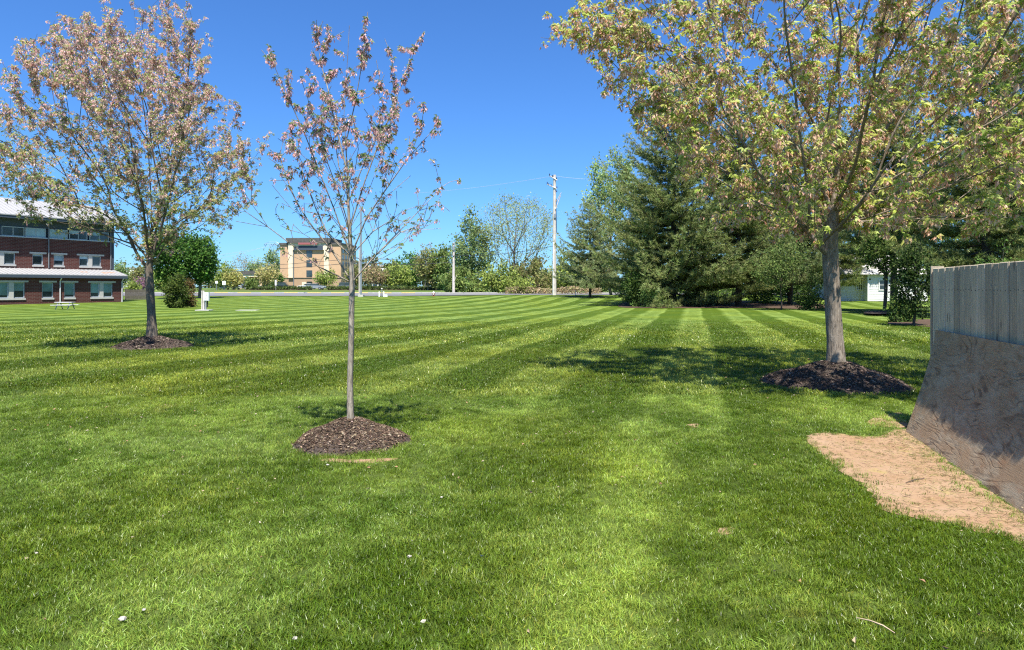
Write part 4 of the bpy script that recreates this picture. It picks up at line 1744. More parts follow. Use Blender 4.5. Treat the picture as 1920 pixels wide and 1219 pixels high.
def school():
    base = SP.copy()
    ang = math.atan2(-SD[1], -SD[0])           # local x along the front towards the right corner; t runs along -x
    T = thing('school_building', 'three storey dark red brick school with pale metal roofs', 'building', base, ang)
    # local frame: x = -t, y = -n (local -y faces the lawn), z up
    W = 34.0
    FW = 2.35                                  # how far the ground floor stands out
    z_lt, z_eave = 3.62, 8.87
    FPt = SP + SN * FW

    def X(u, front):
        return -t_of_u(u, FPt if front else SP)

    def wall(name, x0, x1, y, z0, z1, openings):
        """brick skin with real openings: strips round each window"""
        xs = sorted({x0, x1, *[o[0] for o in openings], *[o[1] for o in openings]})
        V, q, uv = [], [], []
        for a, b in zip(xs[:-1], xs[1:]):
            segs = [(z0, z1)]
            for (oa, ob, oz0, oz1) in openings:
                if oa <= a + 1e-6 and ob >= b - 1e-6:
                    ns = []
                    for s in segs:
                        if oz0 > s[0]:
                            ns.append((s[0], min(oz0, s[1])))
                        if oz1 < s[1]:
                            ns.append((max(oz1, s[0]), s[1]))
                    segs = ns
            for s in segs:
                k = len(V)
                V += [(a, y, s[0]), (b, y, s[0]), (b, y, s[1]), (a, y, s[1])]
                uv += [(a, s[0]), (b, s[0]), (b, s[1]), (a, s[1])]
                q.append((k, k + 1, k + 2, k + 3))
        # end wall and reveals
        k = len(V)
        V += [(x1, y, z0), (x1, y + 14, z0), (x1, y + 14, z1), (x1, y, z1)]
        uv += [(0, z0), (14, z0), (14, z1), (0, z1)]
        q.append((k, k + 1, k + 2, k + 3))
        for (oa, ob, oz0, oz1) in openings:
            for (p0, p1) in (((oa, oz0), (oa, oz1)), ((ob, oz1), (ob, oz0)), ((ob, oz0), (oa, oz0)), ((oa, oz1), (ob, oz1))):
                k = len(V)
                V += [(p0[0], y, p0[1]), (p1[0], y, p1[1]), (p1[0], y + .22, p1[1]), (p0[0], y + .22, p0[1])]
                uv += [(0, 0), (1, 0), (1, .2), (0, .2)]
                q.append((k, k + 3, k + 2, k + 1))
        fast_mesh(name, V, [np.array(q)], M_BRICK, T, uv=uv)

    def window(x0, x1, y, z0, z1, kinds, mull=None, frame_w=.09, transom=False, gm=None):
        """frame with panes; kinds: glass material of each light"""
        n = len(kinds)
        f = MB()
        yb = y + .12
        f.b2((x0, yb, z0), (x0 + frame_w, yb + .08, z1))
        f.b2((x1 - frame_w, yb, z0), (x1, yb + .08, z1))
        f.b2((x0 + frame_w, yb, z1 - frame_w), (x1 - frame_w, yb + .08, z1))
        f.b2((x0 + frame_w, yb, z0), (x1 - frame_w, yb + .08, z0 + frame_w))
        wl_ = (x1 - x0 - 2 * frame_w) / n
        for i in range(1, n):
            f.b2((x0 + frame_w + wl_ * i - .03, yb, z0 + frame_w), (x0 + frame_w + wl_ * i + .03, yb + .08, z1 - frame_w))
        fo = f.build('window', M_FRAME, T)
        for i, g in enumerate(kinds):
            a = x0 + frame_w + wl_ * i
            zz = z1 - frame_w
            if isinstance(g, tuple):        # blind half way down: two panes
                m1, m2, fr = g
                zm = zz - (zz - z0 - frame_w) * fr
                MB().b2((a + .01, yb + .04, zm), (a + wl_ - .01, yb + .05, zz)).build('blind', m1, fo)
                MB().b2((a + .01, yb + .045, z0 + frame_w), (a + wl_ - .01, yb + .055, zm)).build('pane', m2, fo)
            else:
                MB().b2((a + .01, yb + .04, z0 + frame_w), (a + wl_ - .01, yb + .05, zz)).build('pane', g, fo)

    def lintel_sill(x0, x1, y, z0, z1, pier=None):
        m = MB()
        m.b2((x0 - .28, y - .05, z1), (x1 + .28, y + .12, z1 + .17))
        m.build('lintel', M_STONE, T)
        m = MB()
        m.b2((x0 - .04, y - .07, z0 - .17), (x1 + .04, y + .12, z0))
        m.build('sill', M_STONE, T)
        if pier:
            MB().b2((pier[0], y - .01, z0), (pier[1], y + .2, z1)).build('pier_panel', M_STONE, T)

    # ground floor, standing out
    yf = -FW
    g1 = [(X(-12, 1), X(17, 1)), (X(25.6, 1), X(47, 1)), (X(79, 1), X(100.5, 1)), (X(120.5, 1), X(141, 1)), (X(170, 1), X(187, 1)), (X(194, 1), X(211.7, 1))]
    zb, zt = .66, 2.20
    ops = [(g1[0][0], g1[1][1], zb, zt), (*g1[2], zb, zt), (*g1[3], zb, zt), (g1[4][0], g1[5][1], zb, zt)]
    xr1 = X(231, 1)
    wall('ground_floor_wall', -W, xr1, yf, -.3, 2.72, ops)
    for i, (a, b) in enumerate(g1):
        window(a, b, yf, zb, zt, [(M_GLASS_TEAL, M_GLASS, (.85, .55, .6, .85, .72, .7)[i])])
    lintel_sill(g1[0][0], g1[1][1], yf, zb, zt, (g1[0][1], g1[1][0]))
    lintel_sill(*g1[2], yf, zb, zt)
    lintel_sill(*g1[3], yf, zb, zt)
    lintel_sill(g1[4][0], g1[5][1], yf, zb, zt, (g1[4][1], g1[5][0]))
    # lean-to roof with standing seams
    ov = .42
    xe = xr1 + .25
    ye = yf - ov
    m = MB()
    m.prism([(ye, 3.00), (0.0, z_lt), (0.0, z_lt - .07), (ye, 2.93)], (0, 1, 0), (0, 0, 1), (W + xe, 0, 0), (-W, 0, 0))
    ro = m.build('lean_to_roof', M_METALROOF, T)
    s = MB()
    x = -W
    while x < xe:
        s.prism([(ye, 3.001), (0.0, z_lt + .001), (0.0, z_lt + .05), (ye, 3.05)], (0, 1, 0), (0, 0, 1), (.04, 0, 0), (x, 0, 0))
        x += .42
    so = s.build('standing_seam', M_METALROOF, ro)
    so['kind'] = 'stuff'
    st = MB()
    slope = (z_lt - 3.0) / (-ye)
    for (xa, xb, ya, yb_) in ((-2.1, -1.5, -1.9, -1.2), (-1.4, -.6, -1.6, -1.1), (-4.1, -3.4, -1.5, -1.1)):
        st = MB()
        st.add([(xa, ya, 3.0 + slope * (ya - ye) + .004), (xb, ya, 3.0 + slope * (ya - ye) + .004), (xb + .1, yb_, 3.0 + slope * (yb_ - ye) + .004), (xa + .1, yb_, 3.0 + slope * (yb_ - ye) + .004)], [(0, 1, 2, 3)])
        st.build('rust_patch', M_RUST, ro)
    MB().b2((-W, ye - .02, 2.66), (xe, ye + .10, 2.925)).build('fascia', M_SLATE, T)
    MB().b2((-W, ye + .10, 2.70), (xe, yf - .002, 2.74)).build('soffit', M_SLATE, T)
    for u in (112, 228):
        xx = X(u, 1)
        MB().tube([(xx, ye + .02, 2.66), (xx, yf - .09, 2.35), (xx, yf - .09, 0)], .055, 8).build('downspout', M_DOWN, T)
    # upper floors
    g2 = [(X(7.5, 0), X(29, 0)), (X(61, 0), X(81.3, 0)), (X(101, 0), X(120.5, 0)), (X(149, 0), X(166, 0)), (X(173, 0), X(190, 0))]
    zb2, zt2 = 3.98, 5.12
    ops = [(X(-14, 0), g2[0][1], zb2, zt2), (*g2[1], zb2, zt2), (*g2[2], zb2, zt2), (g2[3][0], g2[4][1], zb2, zt2)]
    wall('upper_wall', -W, 0, 0, 2.9, 6.70, ops)
    pal2 = [M_GLASS, (M_GLASS_PALE, M_GLASS, .15), (M_GLASS_PALE, M_GLASS, .55), (M_GLASS_PALE, M_GLASS, .28), M_GLASS]
    for (a, b), g in zip(g2, pal2):
        window(a, b, 0, zb2, zt2, [g])
    lintel_sill(X(-14, 0), g2[0][1], 0, zb2, zt2, (X(-14, 0), g2[0][0]))
    lintel_sill(*g2[1], 0, zb2, zt2)
    lintel_sill(*g2[2], 0, zb2, zt2)
    lintel_sill(g2[3][0], g2[4][1], 0, zb2, zt2, (g2[3][1], g2[4][0]))
    # third floor ribbon of windows
    MB().b2((-W, -.06, 6.70), (.06, .2, 6.80)).build('string_course', M_FRAME, T)
    MB().b2((-W, .10, 7.72), (0, .3, 8.62)).build('spandrel', M_SLATE, T)
    MB().b2((-W, .30, 6.80), (-.02, 14, 8.6)).build('back_wall', M_SLATE, T)
    rib = [(3, 46), (48, 86), (92.5, 127), (130, 164), (168, 204)]
    for i, (ua, ub) in enumerate(rib):
        g = [(M_GLASS, M_GLASS, .35), (M_GLASS, M_GLASS, .35)] if i == 0 else ([M_GLASS_PALE, M_GLASS_PALE] if i < 3 else [(M_GLASS_PALE, M_GLASS, .4), M_GLASS])
        window(X(ua, 0), X(ub, 0), -.1, 6.80, 7.74, g, frame_w=.07)
    MB().b2((-W, -.02, 6.80), (X(3, 0), .1, 7.72)).build('spandrel', M_SLATE, T)
    for u in (90.5, 207):
        xx = X(u, 0)
        MB().tube([(xx, -.1, 8.4), (xx, -.1, 3.7)], .06, 8).build('downspout', M_DOWN_DK, T)
    MB().b2((-.12, -.05, 2.9), (.08, .12, 8.62)).build('corner_trim', M_SLATE, T)
    # main roof
    oe = 1.15
    MB().b2((-W, -oe, 8.50), (.7, -oe + .14, 8.84)).build('fascia', M_SLATE, T)
    MB().b2((-W, -oe + .14, 8.56), (.7, .3, 8.62)).build('soffit', M_SLATE, T)
    m = MB()
    m.prism([(-oe - .05, 8.85), (5.2, 11.1), (11.5, 8.85), (11.5, 8.75), (5.2, 11.0), (-oe - .05, 8.75)], (0, 1, 0), (0, 0, 1), (W + .8, 0, 0), (-W, 0, 0))
    ro = m.build('metal_roof', M_METALROOF, T)
    s = MB()
    x = -W + .2
    sl = (11.1 - 8.85) / (5.2 + oe + .05)
    while x < .75:
        s.prism([(-oe - .05, 8.851), (5.2, 11.101), (5.2, 11.15), (-oe - .05, 8.90)], (0, 1, 0), (0, 0, 1), (.04, 0, 0), (x, 0, 0))
        x += .45
    so = s.build('standing_seam', M_METALROOF, ro)
    so['kind'] = 'stuff'
    MB().tube([(-9.7, 4.9, 10.9), (-9.7, 4.9, 11.45)], .16, 8).build('roof_vent', M_STEEL, T)
    MB().prism([(0, 8.6), (10, 8.6), (5.2, 10.95)], (0, 1, 0), (0, 0, 1), (-.1, 0, 0), (-.02, .2, 0)).build('gable', M_SLATE, T)


school()

# stockade fence behind the school corner
sf0, sf1 = ground(234, 84), ground(277, 84)
t = thing('stockade_fence', 'weathered grey stockade fence beside the school corner', 'fence', sf0)
n = 26
Lx = sf1[0] - sf0[0]
for i in range(n):
    w = Lx / n
    MB().box((w * (i + .5), 0, .62), (w * .78, .03, 1.24 + .03 * math.sin(i * 2.3))).build('picket', M_GREYWOOD, t)
for z in (.3, 1.0):
    MB().box((Lx / 2, .045, z), (Lx, .05, .09)).build('rail', M_GREYWOOD, t)

# picnic table
pt = ground(122, 54)
t = thing('picnic_table', 'white topped picnic table on the lawn before the school', 'picnic table', pt, R(6))
t.scale = (.84, .84, .78)
for k in range(5):
    MB().box((0, -.29 + .145 * k, .70), (1.5, .135, .04)).build('top_board', M_WHITE, t)
for sy in (-.70, .70):
    for k in (-.07, .07):
        MB().box((0, sy + k, .43), (1.75, .13, .04)).build('seat_board', M_WHITE, t)
for sx in (-.52, .52):
    for s in (-1, 1):
        MB().tube([(sx, s * .62, 0), (sx, s * .18, .68)], .04, 6).build('leg', M_STEEL, t)
    MB().box((sx, 0, .385), (.07, 1.5, .07)).build('crossbar', M_BLACK, t)
    MB().box((sx, 0, .655), (.06, .66, .05)).build('crossbar', M_BLACK, t)

# meter box on its post
mb = ground(383, 50.5)
t = thing('meter_pedestal', 'white utility meter box on grey posts beside the arborvitae', 'utility box', mb)
for x in (-.19, -.07):
    MB().box((x, .08, .72), (.085, .09, 1.46)).build('post', M_POLE, t)
MB().box((.17, 0, 1.02), (.36, .20, .62)).build('cabinet', M_WHITE, t)
cab = t
MB().box((.17, -.108, 1.02), (.30, .012, .54)).build('cabinet_door', M_WHITE, t)
MB().box((.19, -.12, 1.14), (.05, .012, .06)).build('latch', M_BLACK, t)
MB().box((.17, -.12, .92), (.06, .012, .05)).build('meter_window', M_BLACK, t)
MB().tube([(.10, 0, .72), (.10, 0, 0)], .06, 8).build('conduit', M_STEEL, t)
MB().tube([(.21, .05, .74), (.21, .05, .28), (.10, .02, .24)], .045, 8).build('conduit', M_BLACK, t)
MB().box((0, 0, .03), (1.0, .8, .07)).build('concrete_pad', M_CONC, t)
MB().box((3.0, .5, .012), (1.5, .9, .03)).build('utility_cover', M_CONC, None, mb)
uc = bpy.data.objects['utility_cover']
tag(uc, 'flat pale concrete cover in the grass right of the meter box', 'ground cover plate')


# ------------------------------------------------------------------ tan hotel with its porch
def hotel():
    d = 205.0
    c = ground(581, d)
    s = d / F
    T = thing('hotel_building', 'tan five storey hotel with cream pilasters and red roof sign', 'building', c, R(-3))
    X = lambda u: (u - 581) * s
    Z = lambda v: H + (YH - v) * s - c[2]
    D = 16.0
    m = MB()
    m.b2((X(524), 0, Z(521)), (X(640), D, Z(458)))
    m.build('wall', M_TAN, T)
    MB().b2((X(524) + .02, .03, 0), (X(640) - .02, D, Z(521) - .1)).build('base_wall', M_TAN2, T)
    MB().b2((X(523.6), -.12, Z(521.6)), (X(640.4), .03, Z(520.8))).build('string_course', M_ROOFDK, T)
    for a, b in ((524.0, 540.0), (624, 640)):
        MB().b2((X(a) - .2, -.3, Z(459)), (X(b) + .2, D + .2, Z(455.5))).build('cornice', M_ROOFDK, T)
    for a, b in ((541, 549.5), (609, 618)):
        MB().b2((X(a), -.55, Z(521)), (X(b), -.002, Z(456.2))).build('pilaster', M_CREAM, T)
    MB().b2((X(541), -.5, Z(469)), (X(618), -.004, Z(456))).build('sign_band', M_CREAM, T)
    MB().b2((X(551), -.54, Z(469.6)), (X(607), -.5, Z(461))).build('recess_panel', M_SLATE, T)
    MB().prism([(X(539), Z(456)), (X(621), Z(456)), (X(623), Z(446.5)), (X(537), Z(446.5))], (1, 0, 0), (0, 0, 1), (0, D * .7, 0), (0, -.9, 0)).build('roof', M_ROOFDK, T)
    # the red sign is too far off to read: a row of upright strokes on a pale board
    MB().b2((X(561), -1.0, Z(459.0)), (X(597), -.905, Z(455.4))).build('sign_board', M_RED, T)
    for u in (550.3,):
        MB().tube([(X(u), -.14, Z(469)), (X(u), -.14, 0)], .14, 6).build('downspout', M_DOWN_DK, T)
    for va, vb in ((470, 482.5), (488, 500.5), (507, 519.2)):
        f = MB()
        f.b2((X(574.5), -.08, Z(vb)), (X(585.5), -.002, Z(va)))
        fo = f.build('window', M_SLATE, T)
        for k in range(2):
            for j in range(2):
                xa = X(575 + 5.1 * k)
                za = Z(vb - .4) + (Z(va) - Z(vb)) * .49 * j
                MB().b2((xa, -.10, za), (xa + 4.7 * s, -.085, za + (Z(va) - Z(vb)) * .45)).build('pane', M_GLASS, fo)
    MB().b2((X(566), -.05, 0), (X(574), .025, Z(529))).build('door', M_CREAM, T)
    MB().b2((X(575), -.05, Z(534)), (X(585), .02, Z(528))).build('window', M_GLASS, T)
    for k in range(5):
        for v in (466, 478, 490, 502, 514):
            MB().b2((X(640) - .02, 1.5 + 3 * k, Z(v + 8)), (X(640) + .03, 2.9 + 3 * k, Z(v))).build('side_window', M_GLASS, T)
    # porch
    pc = ground(470, 195)
    s2 = 195 / F
    t = thing('hotel_porch', 'low tan drive through porch with dark roof left of the hotel', 'porch', pc)
    X2 = lambda u: (u - 470) * s2
    Z2 = lambda v: H + (YH - v) * s2 - pc[2]
    MB().b2((X2(448), 0, 0), (X2(453), 1.0, Z2(519))).build('pillar', M_TAN, t)
    MB().b2((X2(486), 0, 0), (X2(491), 1.0, Z2(519))).build('pillar', M_TAN, t)
    MB().b2((X2(447), -.1, Z2(519.2)), (X2(492), 7, Z2(515.2))).build('beam', M_CREAM, t)
    MB().prism([(X2(446), Z2(515)), (X2(493), Z2(515)), (X2(488), Z2(508.5)), (X2(447), Z2(508.5))], (1, 0, 0), (0, 0, 1), (0, 7.5, 0), (0, -.3, 0)).build('roof', M_ROOFDK, t)
    MB().b2((X2(449), 6.5, 0), (X2(490), 7, Z2(519))).build('back_wall', M_TAN2, t)


hotel()

# pale distant buildings
for (u, d, v0, v1, hw, lab) in ((716, 300, 500, 530, 24, 'long white warehouse seen over the trees right of the hotel'),
                                (240, 330, 504, 530, 12, 'pale building on the far rise beside the school corner')):
    b = ground(u, d)
    s = d / F
    t = thing('distant_building', lab, 'building', b)
    hgt = H + (YH - v0) * s - b[2]
    MB().b2((-hw * s, 0, 0), (hw * s, 12, hgt)).build('wall', M_WHITE, t)
    MB().b2((-hw * s - .3, -.3, hgt), (hw * s + .3, 12.3, hgt + .5)).build('roof', M_CONC, t)
    for k in range(5):
        MB().b2((-hw * s * .8 + k * hw * s * .36, -.06, hgt * .45), (-hw * s * .8 + k * hw * s * .36 + hw * s * .18, .03, hgt * .62)).build('window', M_GLASS, t)


# ------------------------------------------------------------------ white house among the pines
def house():
    d = 72.0
    c = ground(1600, d)
    s = d / F
    T = thing('white_house', 'white clapboard house with many paned window behind the trees', 'house', c)
    X = lambda u: (u - 1600) * s
    Z = lambda v: H + (YH - v) * s - c[2]

    def siding(x0, x1, y, z0, z1, name):
        m = MB()
        z = z0
        while z < z1 - .01:
            h = min(.17, z1 - z)
            m.prism([(0, 0), (0, h), (.006, h), (.03, .0)], (0, -1, 0), (0, 0, 1), (x1 - x0, 0, 0), (x0, y, z))
            z += .17
        o = m.build(name, M_SIDING, T)
        o['kind'] = 'stuff'
    siding(X(1577), X(1618), 0, 0, 2.75, 'clapboard_wall')
    siding(X(1618), X(1728), -1.0, 0, 2.75, 'clapboard_wall')
    MB().b2((X(1577), .02, 0), (X(1728), 7, 2.75)).build('house_wall', M_SIDING, T)
    MB().b2((X(1618) + .01, -.985, 0), (X(1728) - .01, .02, 2.75)).build('house_wall', M_SIDING, T)
    MB().prism([(-1.5, 2.7), (3.2, 4.9), (7.6, 2.7)], (0, 1, 0), (0, 0, 1), (X(1730) - X(1574), 0, 0), (X(1574), 0, .03)).build('roof', M_CONC, T)

    def win(u0, u1, v0, v1, nx, nz, y):
        f = MB()
        xa, xb, za, zb = X(u0), X(u1), Z(v1), Z(v0)
        w = .09
        f.b2((xa - w, y - .06, za - w), (xa, y, zb + w))
        f.b2((xb, y - .06, za - w), (xb + w, y, zb + w))
        f.b2((xa, y - .06, zb), (xb, y, zb + w))
        f.b2((xa, y - .06, za - w), (xb, y, za))
        for i in range(1, nx):
            x = xa + (xb - xa) * i / nx
            f.b2((x - .025, y - .055, za), (x + .025, y, zb))
        for i in range(1, nz):
            z = za + (zb - za) * i / nz
            f.b2((xa, y - .05, z - .02), (xb, y - .004, z + .02))
        fo = f.build('window', M_WHITE, T)
        for i in range(nx):
            for j in range(nz):
                x0 = xa + (xb - xa) * i / nx + .028
                x1 = xa + (xb - xa) * (i + 1) / nx - .028
                z0 = za + (zb - za) * j / nz + .023
                z1 = za + (zb - za) * (j + 1) / nz - .023
                MB().b2((x0, y - .03, z0), (x1, y - .02, z1)).build('pane', M_GLASS, fo)
    win(1606, 1616, 524, 543, 3, 4, -.035)
    win(1639, 1652, 526, 543, 1, 2, -1.035)
    win(1690, 1704, 526, 543, 1, 2, -1.035)
    MB().b2((X(1618) - .06, -1.06, 0), (X(1618) + .06, -1.0, 2.72)).build('corner_trim', M_WHITE, T)


house()


# ------------------------------------------------------------------ poles, wires, tower
def pole(name, label, u, d, vtop, r, mat, arms=True, group=None):
    b = ground(u, d)
    h = H + (YH - vtop) / F * d - b[2]
    t = thing(name, label, 'utility pole', b, 0, group)
    MB().tube([(0, 0, -.1), (.0, 0, h * .5), (.02, 0, h)], [r, r * .85, r * .66], 10).build('shaft', mat, t)
    return t, h


t, h = pole('utility_pole', 'tall weathered wooden utility pole with angled arms at the top', 1039.5, 86, 328, .26, M_POLE)
MB().tube([(-.62, -.1, h - .12), (.35, -.25, h - .72)], .06, 6).build('crossarm', M_POLE, t)
MB().tube([(-.95, -.1, h - 1.15), (.25, -.25, h - 1.75)], .06, 6).build('crossarm', M_POLE, t)
MB().tube([(.12, -.2, h - 4.3), (.75, -.2, h - 2.6)], .05, 6).build('brace', M_POLE, t)
MB().tube([(.2, -.1, h - 3.4), (.85, -.1, h - 2.2)], .04, 6).build('brace', M_POLE, t)
for (x, z) in ((-.6, -.02), (-.25, -.2), (-.9, -1.05), (-.7, -1.2), (-.42, -1.3), (.25, -.5), (.3, -1.6), (.28, -2.1)):
    MB().tube([(x, -.15, h + z - .06), (x, -.15, h + z + .16)], [.07, .045], 6).build('insulator', M_BLACK, t)
MB().tube([(.22, -.18, h - 3.0), (.2, -.2, h - 4.2), (.26, -.2, h - 7.2)], .035, 5).build('cable', M_BLACK, t)
MB().box((.05, -.26, h - 5.1), (.22, .14, .5)).build('junction_box', M_STEEL, t)
MB().tube([(-.16, -.17, 0), (-.14, -.15, h * .45)], .06, 6).build('conduit', M_WHITE, t)
MB().tube([(.17, -.16, 0), (.15, -.14, h * .5)], .05, 6).build('conduit', M_STEEL, t)
P1 = np.array([ground(1039.5, 86)[0], 86, h + ground(1039.5, 86)[2]])
t, h2 = pole('utility_pole', 'shorter grey utility pole left of the conical tree', 850.5, 112, 455, .24, M_POLE)
MB().tube([(0, -.15, h2 - 1.2), (.0, -.15, h2 - .6)], [.2, .2], 8).build('transformer', M_STEEL, t)
for z in (-.2, -1.0, -2.2):
    MB().tube([(-.1, -.2, h2 + z), (.14, -.22, h2 + z)], .05, 5).build('bracket', M_BLACK, t)
MB().tube([(.1, -.2, 1.9), (.5, -.2, 3.0)], .03, 5).build('brace', M_POLE, t)
t, h3 = pole('light_pole', 'slim pale metal pole rising behind the slender young maple', 676.5, 96, 392, .17, M_STEEL)
MB().tube([(-.22, -.05, 0), (-.22, -.05, 6.5)], .07, 6).build('conduit', M_POLE, t)
MB().box((0, 0, .12), (.7, .5, .3)).build('base', M_CONC, t)


def wire(label, pts, mat, r, sag):
    P = []
    for a, b in zip(pts[:-1], pts[1:]):
        a, b = np.array(a), np.array(b)
        for s in np.linspace(0, 1, 14):
            q = a + (b - a) * s
            q[2] -= sag * 4 * s * (1 - s)
            P.append(q)
    m = MB()
    m.tube(np.array(P) - np.array(P[0]), r, 4)
    o = m.build('overhead_wire', mat, None, P[0])
    tag(o, label, 'wire')


wire('dark wire crossing the hotel front, lower of the pair', [at(300, 514, 170), at(676, 492, 96), at(850, 491, 112)], M_WIRE, .035, .35)
wire('dark wire crossing the hotel front, upper of the pair', [at(300, 507, 170), at(676, 484, 96), at(850, 479, 112)], M_WIRE, .03, .35)
wire('dark wire from the short pole to the tall pole', [at(850, 479, 112), at(1039, 461, 86), at(1200, 466, 110)], M_WIRE, .028, .45)
wire('thin pale wire rising to the top of the tall pole', [at(780, 362, 140), at(1039, 330, 86), at(1180, 334, 92)], M_WIRE_PALE, .018, .3)
wire('faint high wire left of the lattice tower', [at(395, 488, 330), at(505, 460, 420)], M_WIRE_PALE, .06, .6)
wire('second faint high wire left of the lattice tower', [at(395, 480, 330), at(520, 458, 420)], M_WIRE_PALE, .06, .6)


def tower():
    d = 420.0
    b = ground(511, d)
    s = d / F
    T = thing('lattice_tower', 'distant steel lattice power tower beside the hotel', 'power tower', b)
    Z = lambda v: H + (YH - v) * s - b[2]
    r = .10
    zt = Z(456)
    m = MB()
    corners = [(-1, -1), (1, -1), (1, 1), (-1, 1)]
    n = 8
    def half(f):
        return 3.0 * (1 - f) + 1.1 * f
    zw = Z(470)
    for (sx, sy) in corners:
        m.tube([(sx * 3.0, sy * 3.0, 0), (sx * 1.1, sy * 1.1, zw)], r, 4)
    for k in range(n):
        f0, f1 = k / n, (k + 1) / n
        for i in range(4):
            a, c = corners[i], corners[(i + 1) % 4]
            m.tube([(a[0] * half(f0), a[1] * half(f0), zw * f0), (c[0] * half(f1), c[1] * half(f1), zw * f1)], r * .6, 3)
            m.tube([(c[0] * half(f0), c[1] * half(f0), zw * f0), (a[0] * half(f1), a[1] * half(f1), zw * f1)], r * .6, 3)
    m.build('lattice_body', M_STEEL, T)
    m = MB()
    for sx in (-1, 1):
        m.tube([(sx * 1.1, 0, zw), (sx * 2.2, 0, zt - .5)], r, 4)
        m.tube([(sx * .2, 0, zw), (sx * 1.3, 0, zt - .5)], r, 4)
    m.tube([(-4.6, 0, zt - .5), (4.6, 0, zt - .5)], r, 4)
    m.tube([(-4.6, 0, zt - .5), (-2.2, 0, zt + .7), (2.2, 0, zt + .7), (4.6, 0, zt - .5)], r, 4)
    m.build('crossarm', M_STEEL, T)
    for x in (-4.3, 0, 4.3):
        mm = MB()
        mm.tube([(x - .8, 0, zt - .5), (x, 0, zt - 2.0)], .16, 4)
        mm.tube([(x + .8, 0, zt - .5), (x, 0, zt - 2.0)], .16, 4)
        mm.build('insulator', M_SLATE, T)


tower()


# ------------------------------------------------------------------ parked cars, signs, hydrant, posts
def car(label, u, d, col, rz, kind, group='cars parked before the hotel'):
    b = ground(u, d)
    T = thing('parked_car', label, 'car', b, rz, group)
    mt = mat_plain('car_paint', col, .25, .03, 2, spec=.6, bump=0)
    suv = kind == 'suv'
    h = 1.78 if suv else 1.45
    L = 4.7
    low = [(-L / 2, .35), (L / 2, .35), (L / 2, .72), (L / 2 - .15, .90), (L / 2 - 1.25, .98), (-L / 2 + .75 if not suv else -L / 2 + .1, 1.02), (-L / 2 + .02, .92)]
    MB().prism(low, (1, 0, 0), (0, 0, 1), (0, 1.8, 0), (0, -.9, 0)).build('body', mt, T)
    if suv:
        cab = [(-L / 2 + .12, 1.0), (L / 2 - 1.35, .98), (L / 2 - 2.0, h - .06), (-L / 2 + .35, h - .06)]
    else:
        cab = [(-L / 2 + .75, 1.0), (L / 2 - 1.25, .98), (L / 2 - 2.0, h - .06), (-L / 2 + 1.5, h - .06)]
    MB().prism(cab, (1, 0, 0), (0, 0, 1), (0, 1.56, 0), (0, -.78, 0)).build('window_band', M_GLASS, T)
    xs = [p[0] for p in cab]
    MB().prism([(cab[3][0] - .05, h - .06), (cab[2][0] + .05, h - .06), (cab[2][0] - .1, h), (cab[3][0] + .1, h)], (1, 0, 0), (0, 0, 1), (0, 1.5, 0), (0, -.75, 0)).build('roof', mt, T)
    for x in (-1.42, 1.42):
        for y in (-.82, .82):
            w = MB()
            w.tube([(x, y - .1, .33), (x, y + .1, .33)], .33, 14)
            wo_ = w.build('wheel', M_BLACK, T)
            MB().tube([(x, y - .115 if y < 0 else y + .101, .33), (x, y - .101 if y < 0 else y + .115, .33)], .2, 12).build('rim', M_STEEL, wo_)
    for y in (-.6, .6):
        MB().box((L / 2 - .02, y, .74), (.08, .34, .13)).build('headlight', M_WHITE, T)
        MB().box((-L / 2 + .01, y, .80), (.06, .30, .14)).build('tail_light', M_RED, T)


car('silver car parked left of the hotel porch', 434, 168, (.62, .64, .66), R(172), 'sedan')
car('black car parked right of the silver one', 450, 171, (.03, .03, .035), R(8), 'sedan')
car('dark blue black large car at the left hotel corner', 533, 172, (.02, .025, .04), R(4), 'suv')
car('white car in front of the hotel door', 577, 176, (.80, .80, .80), R(175), 'sedan')
car('grey car half hidden by the hedge before the hotel', 591, 162, (.26, .28, .31), R(-6), 'sedan')
car('white car behind the hedge right of the porch', 474, 174, (.82, .82, .80), R(3), 'sedan')
car('dark car at the right end of the hotel', 652, 178, (.12, .13, .14), R(10), 'suv')


def sign(label, u, d, v0, v1, w, h, group='roadside signs'):
    b = ground(u, d)
    T = thing('road_sign', label, 'sign', b, 0, group)
    zt = H + (YH - v0) / F * d - b[2]
    MB().tube([(0, .05, 0), (0, .05, zt)], .05, 6).build('post', M_STEEL, T)
    MB().box((0, -.02, zt - h / 2), (w, .04, h)).build('sign_panel', M_WHITE, T)


sign('round topped white sign on a post beside the dark trees', 406, 150, 527, 534, .55, .55)
sign('square white sign on a post right of the small white one', 420, 150, 527, 535, .75, .85)
sign('narrow pale sign on a tall post before the hotel corner', 517, 152, 525, 541, .35, 1.2)

hb = ground(813, 95)
t = thing('fire_hydrant', 'red fire hydrant with white cap at the road edge', 'fire hydrant', hb)
MB().tube([(0, 0, -.05), (0, 0, .05), (0, 0, .08), (0, 0, .42)], [.15, .15, .11, .11], 10).build('body', M_HYD, t)
MB().tube([(0, 0, .42), (0, 0, .5), (0, 0, .6), (0, 0, .68)], [.15, .14, .10, .03], 10).build('bonnet', M_WHITE, t)
for s in (-1, 1):
    MB().tube([(s * .08, 0, .32), (s * .22, 0, .32)], .065, 8).build('outlet', M_HYD, t)
MB().tube([(0, -.08, .30), (0, -.2, .30)], .08, 8).build('outlet', M_WHITE, t)

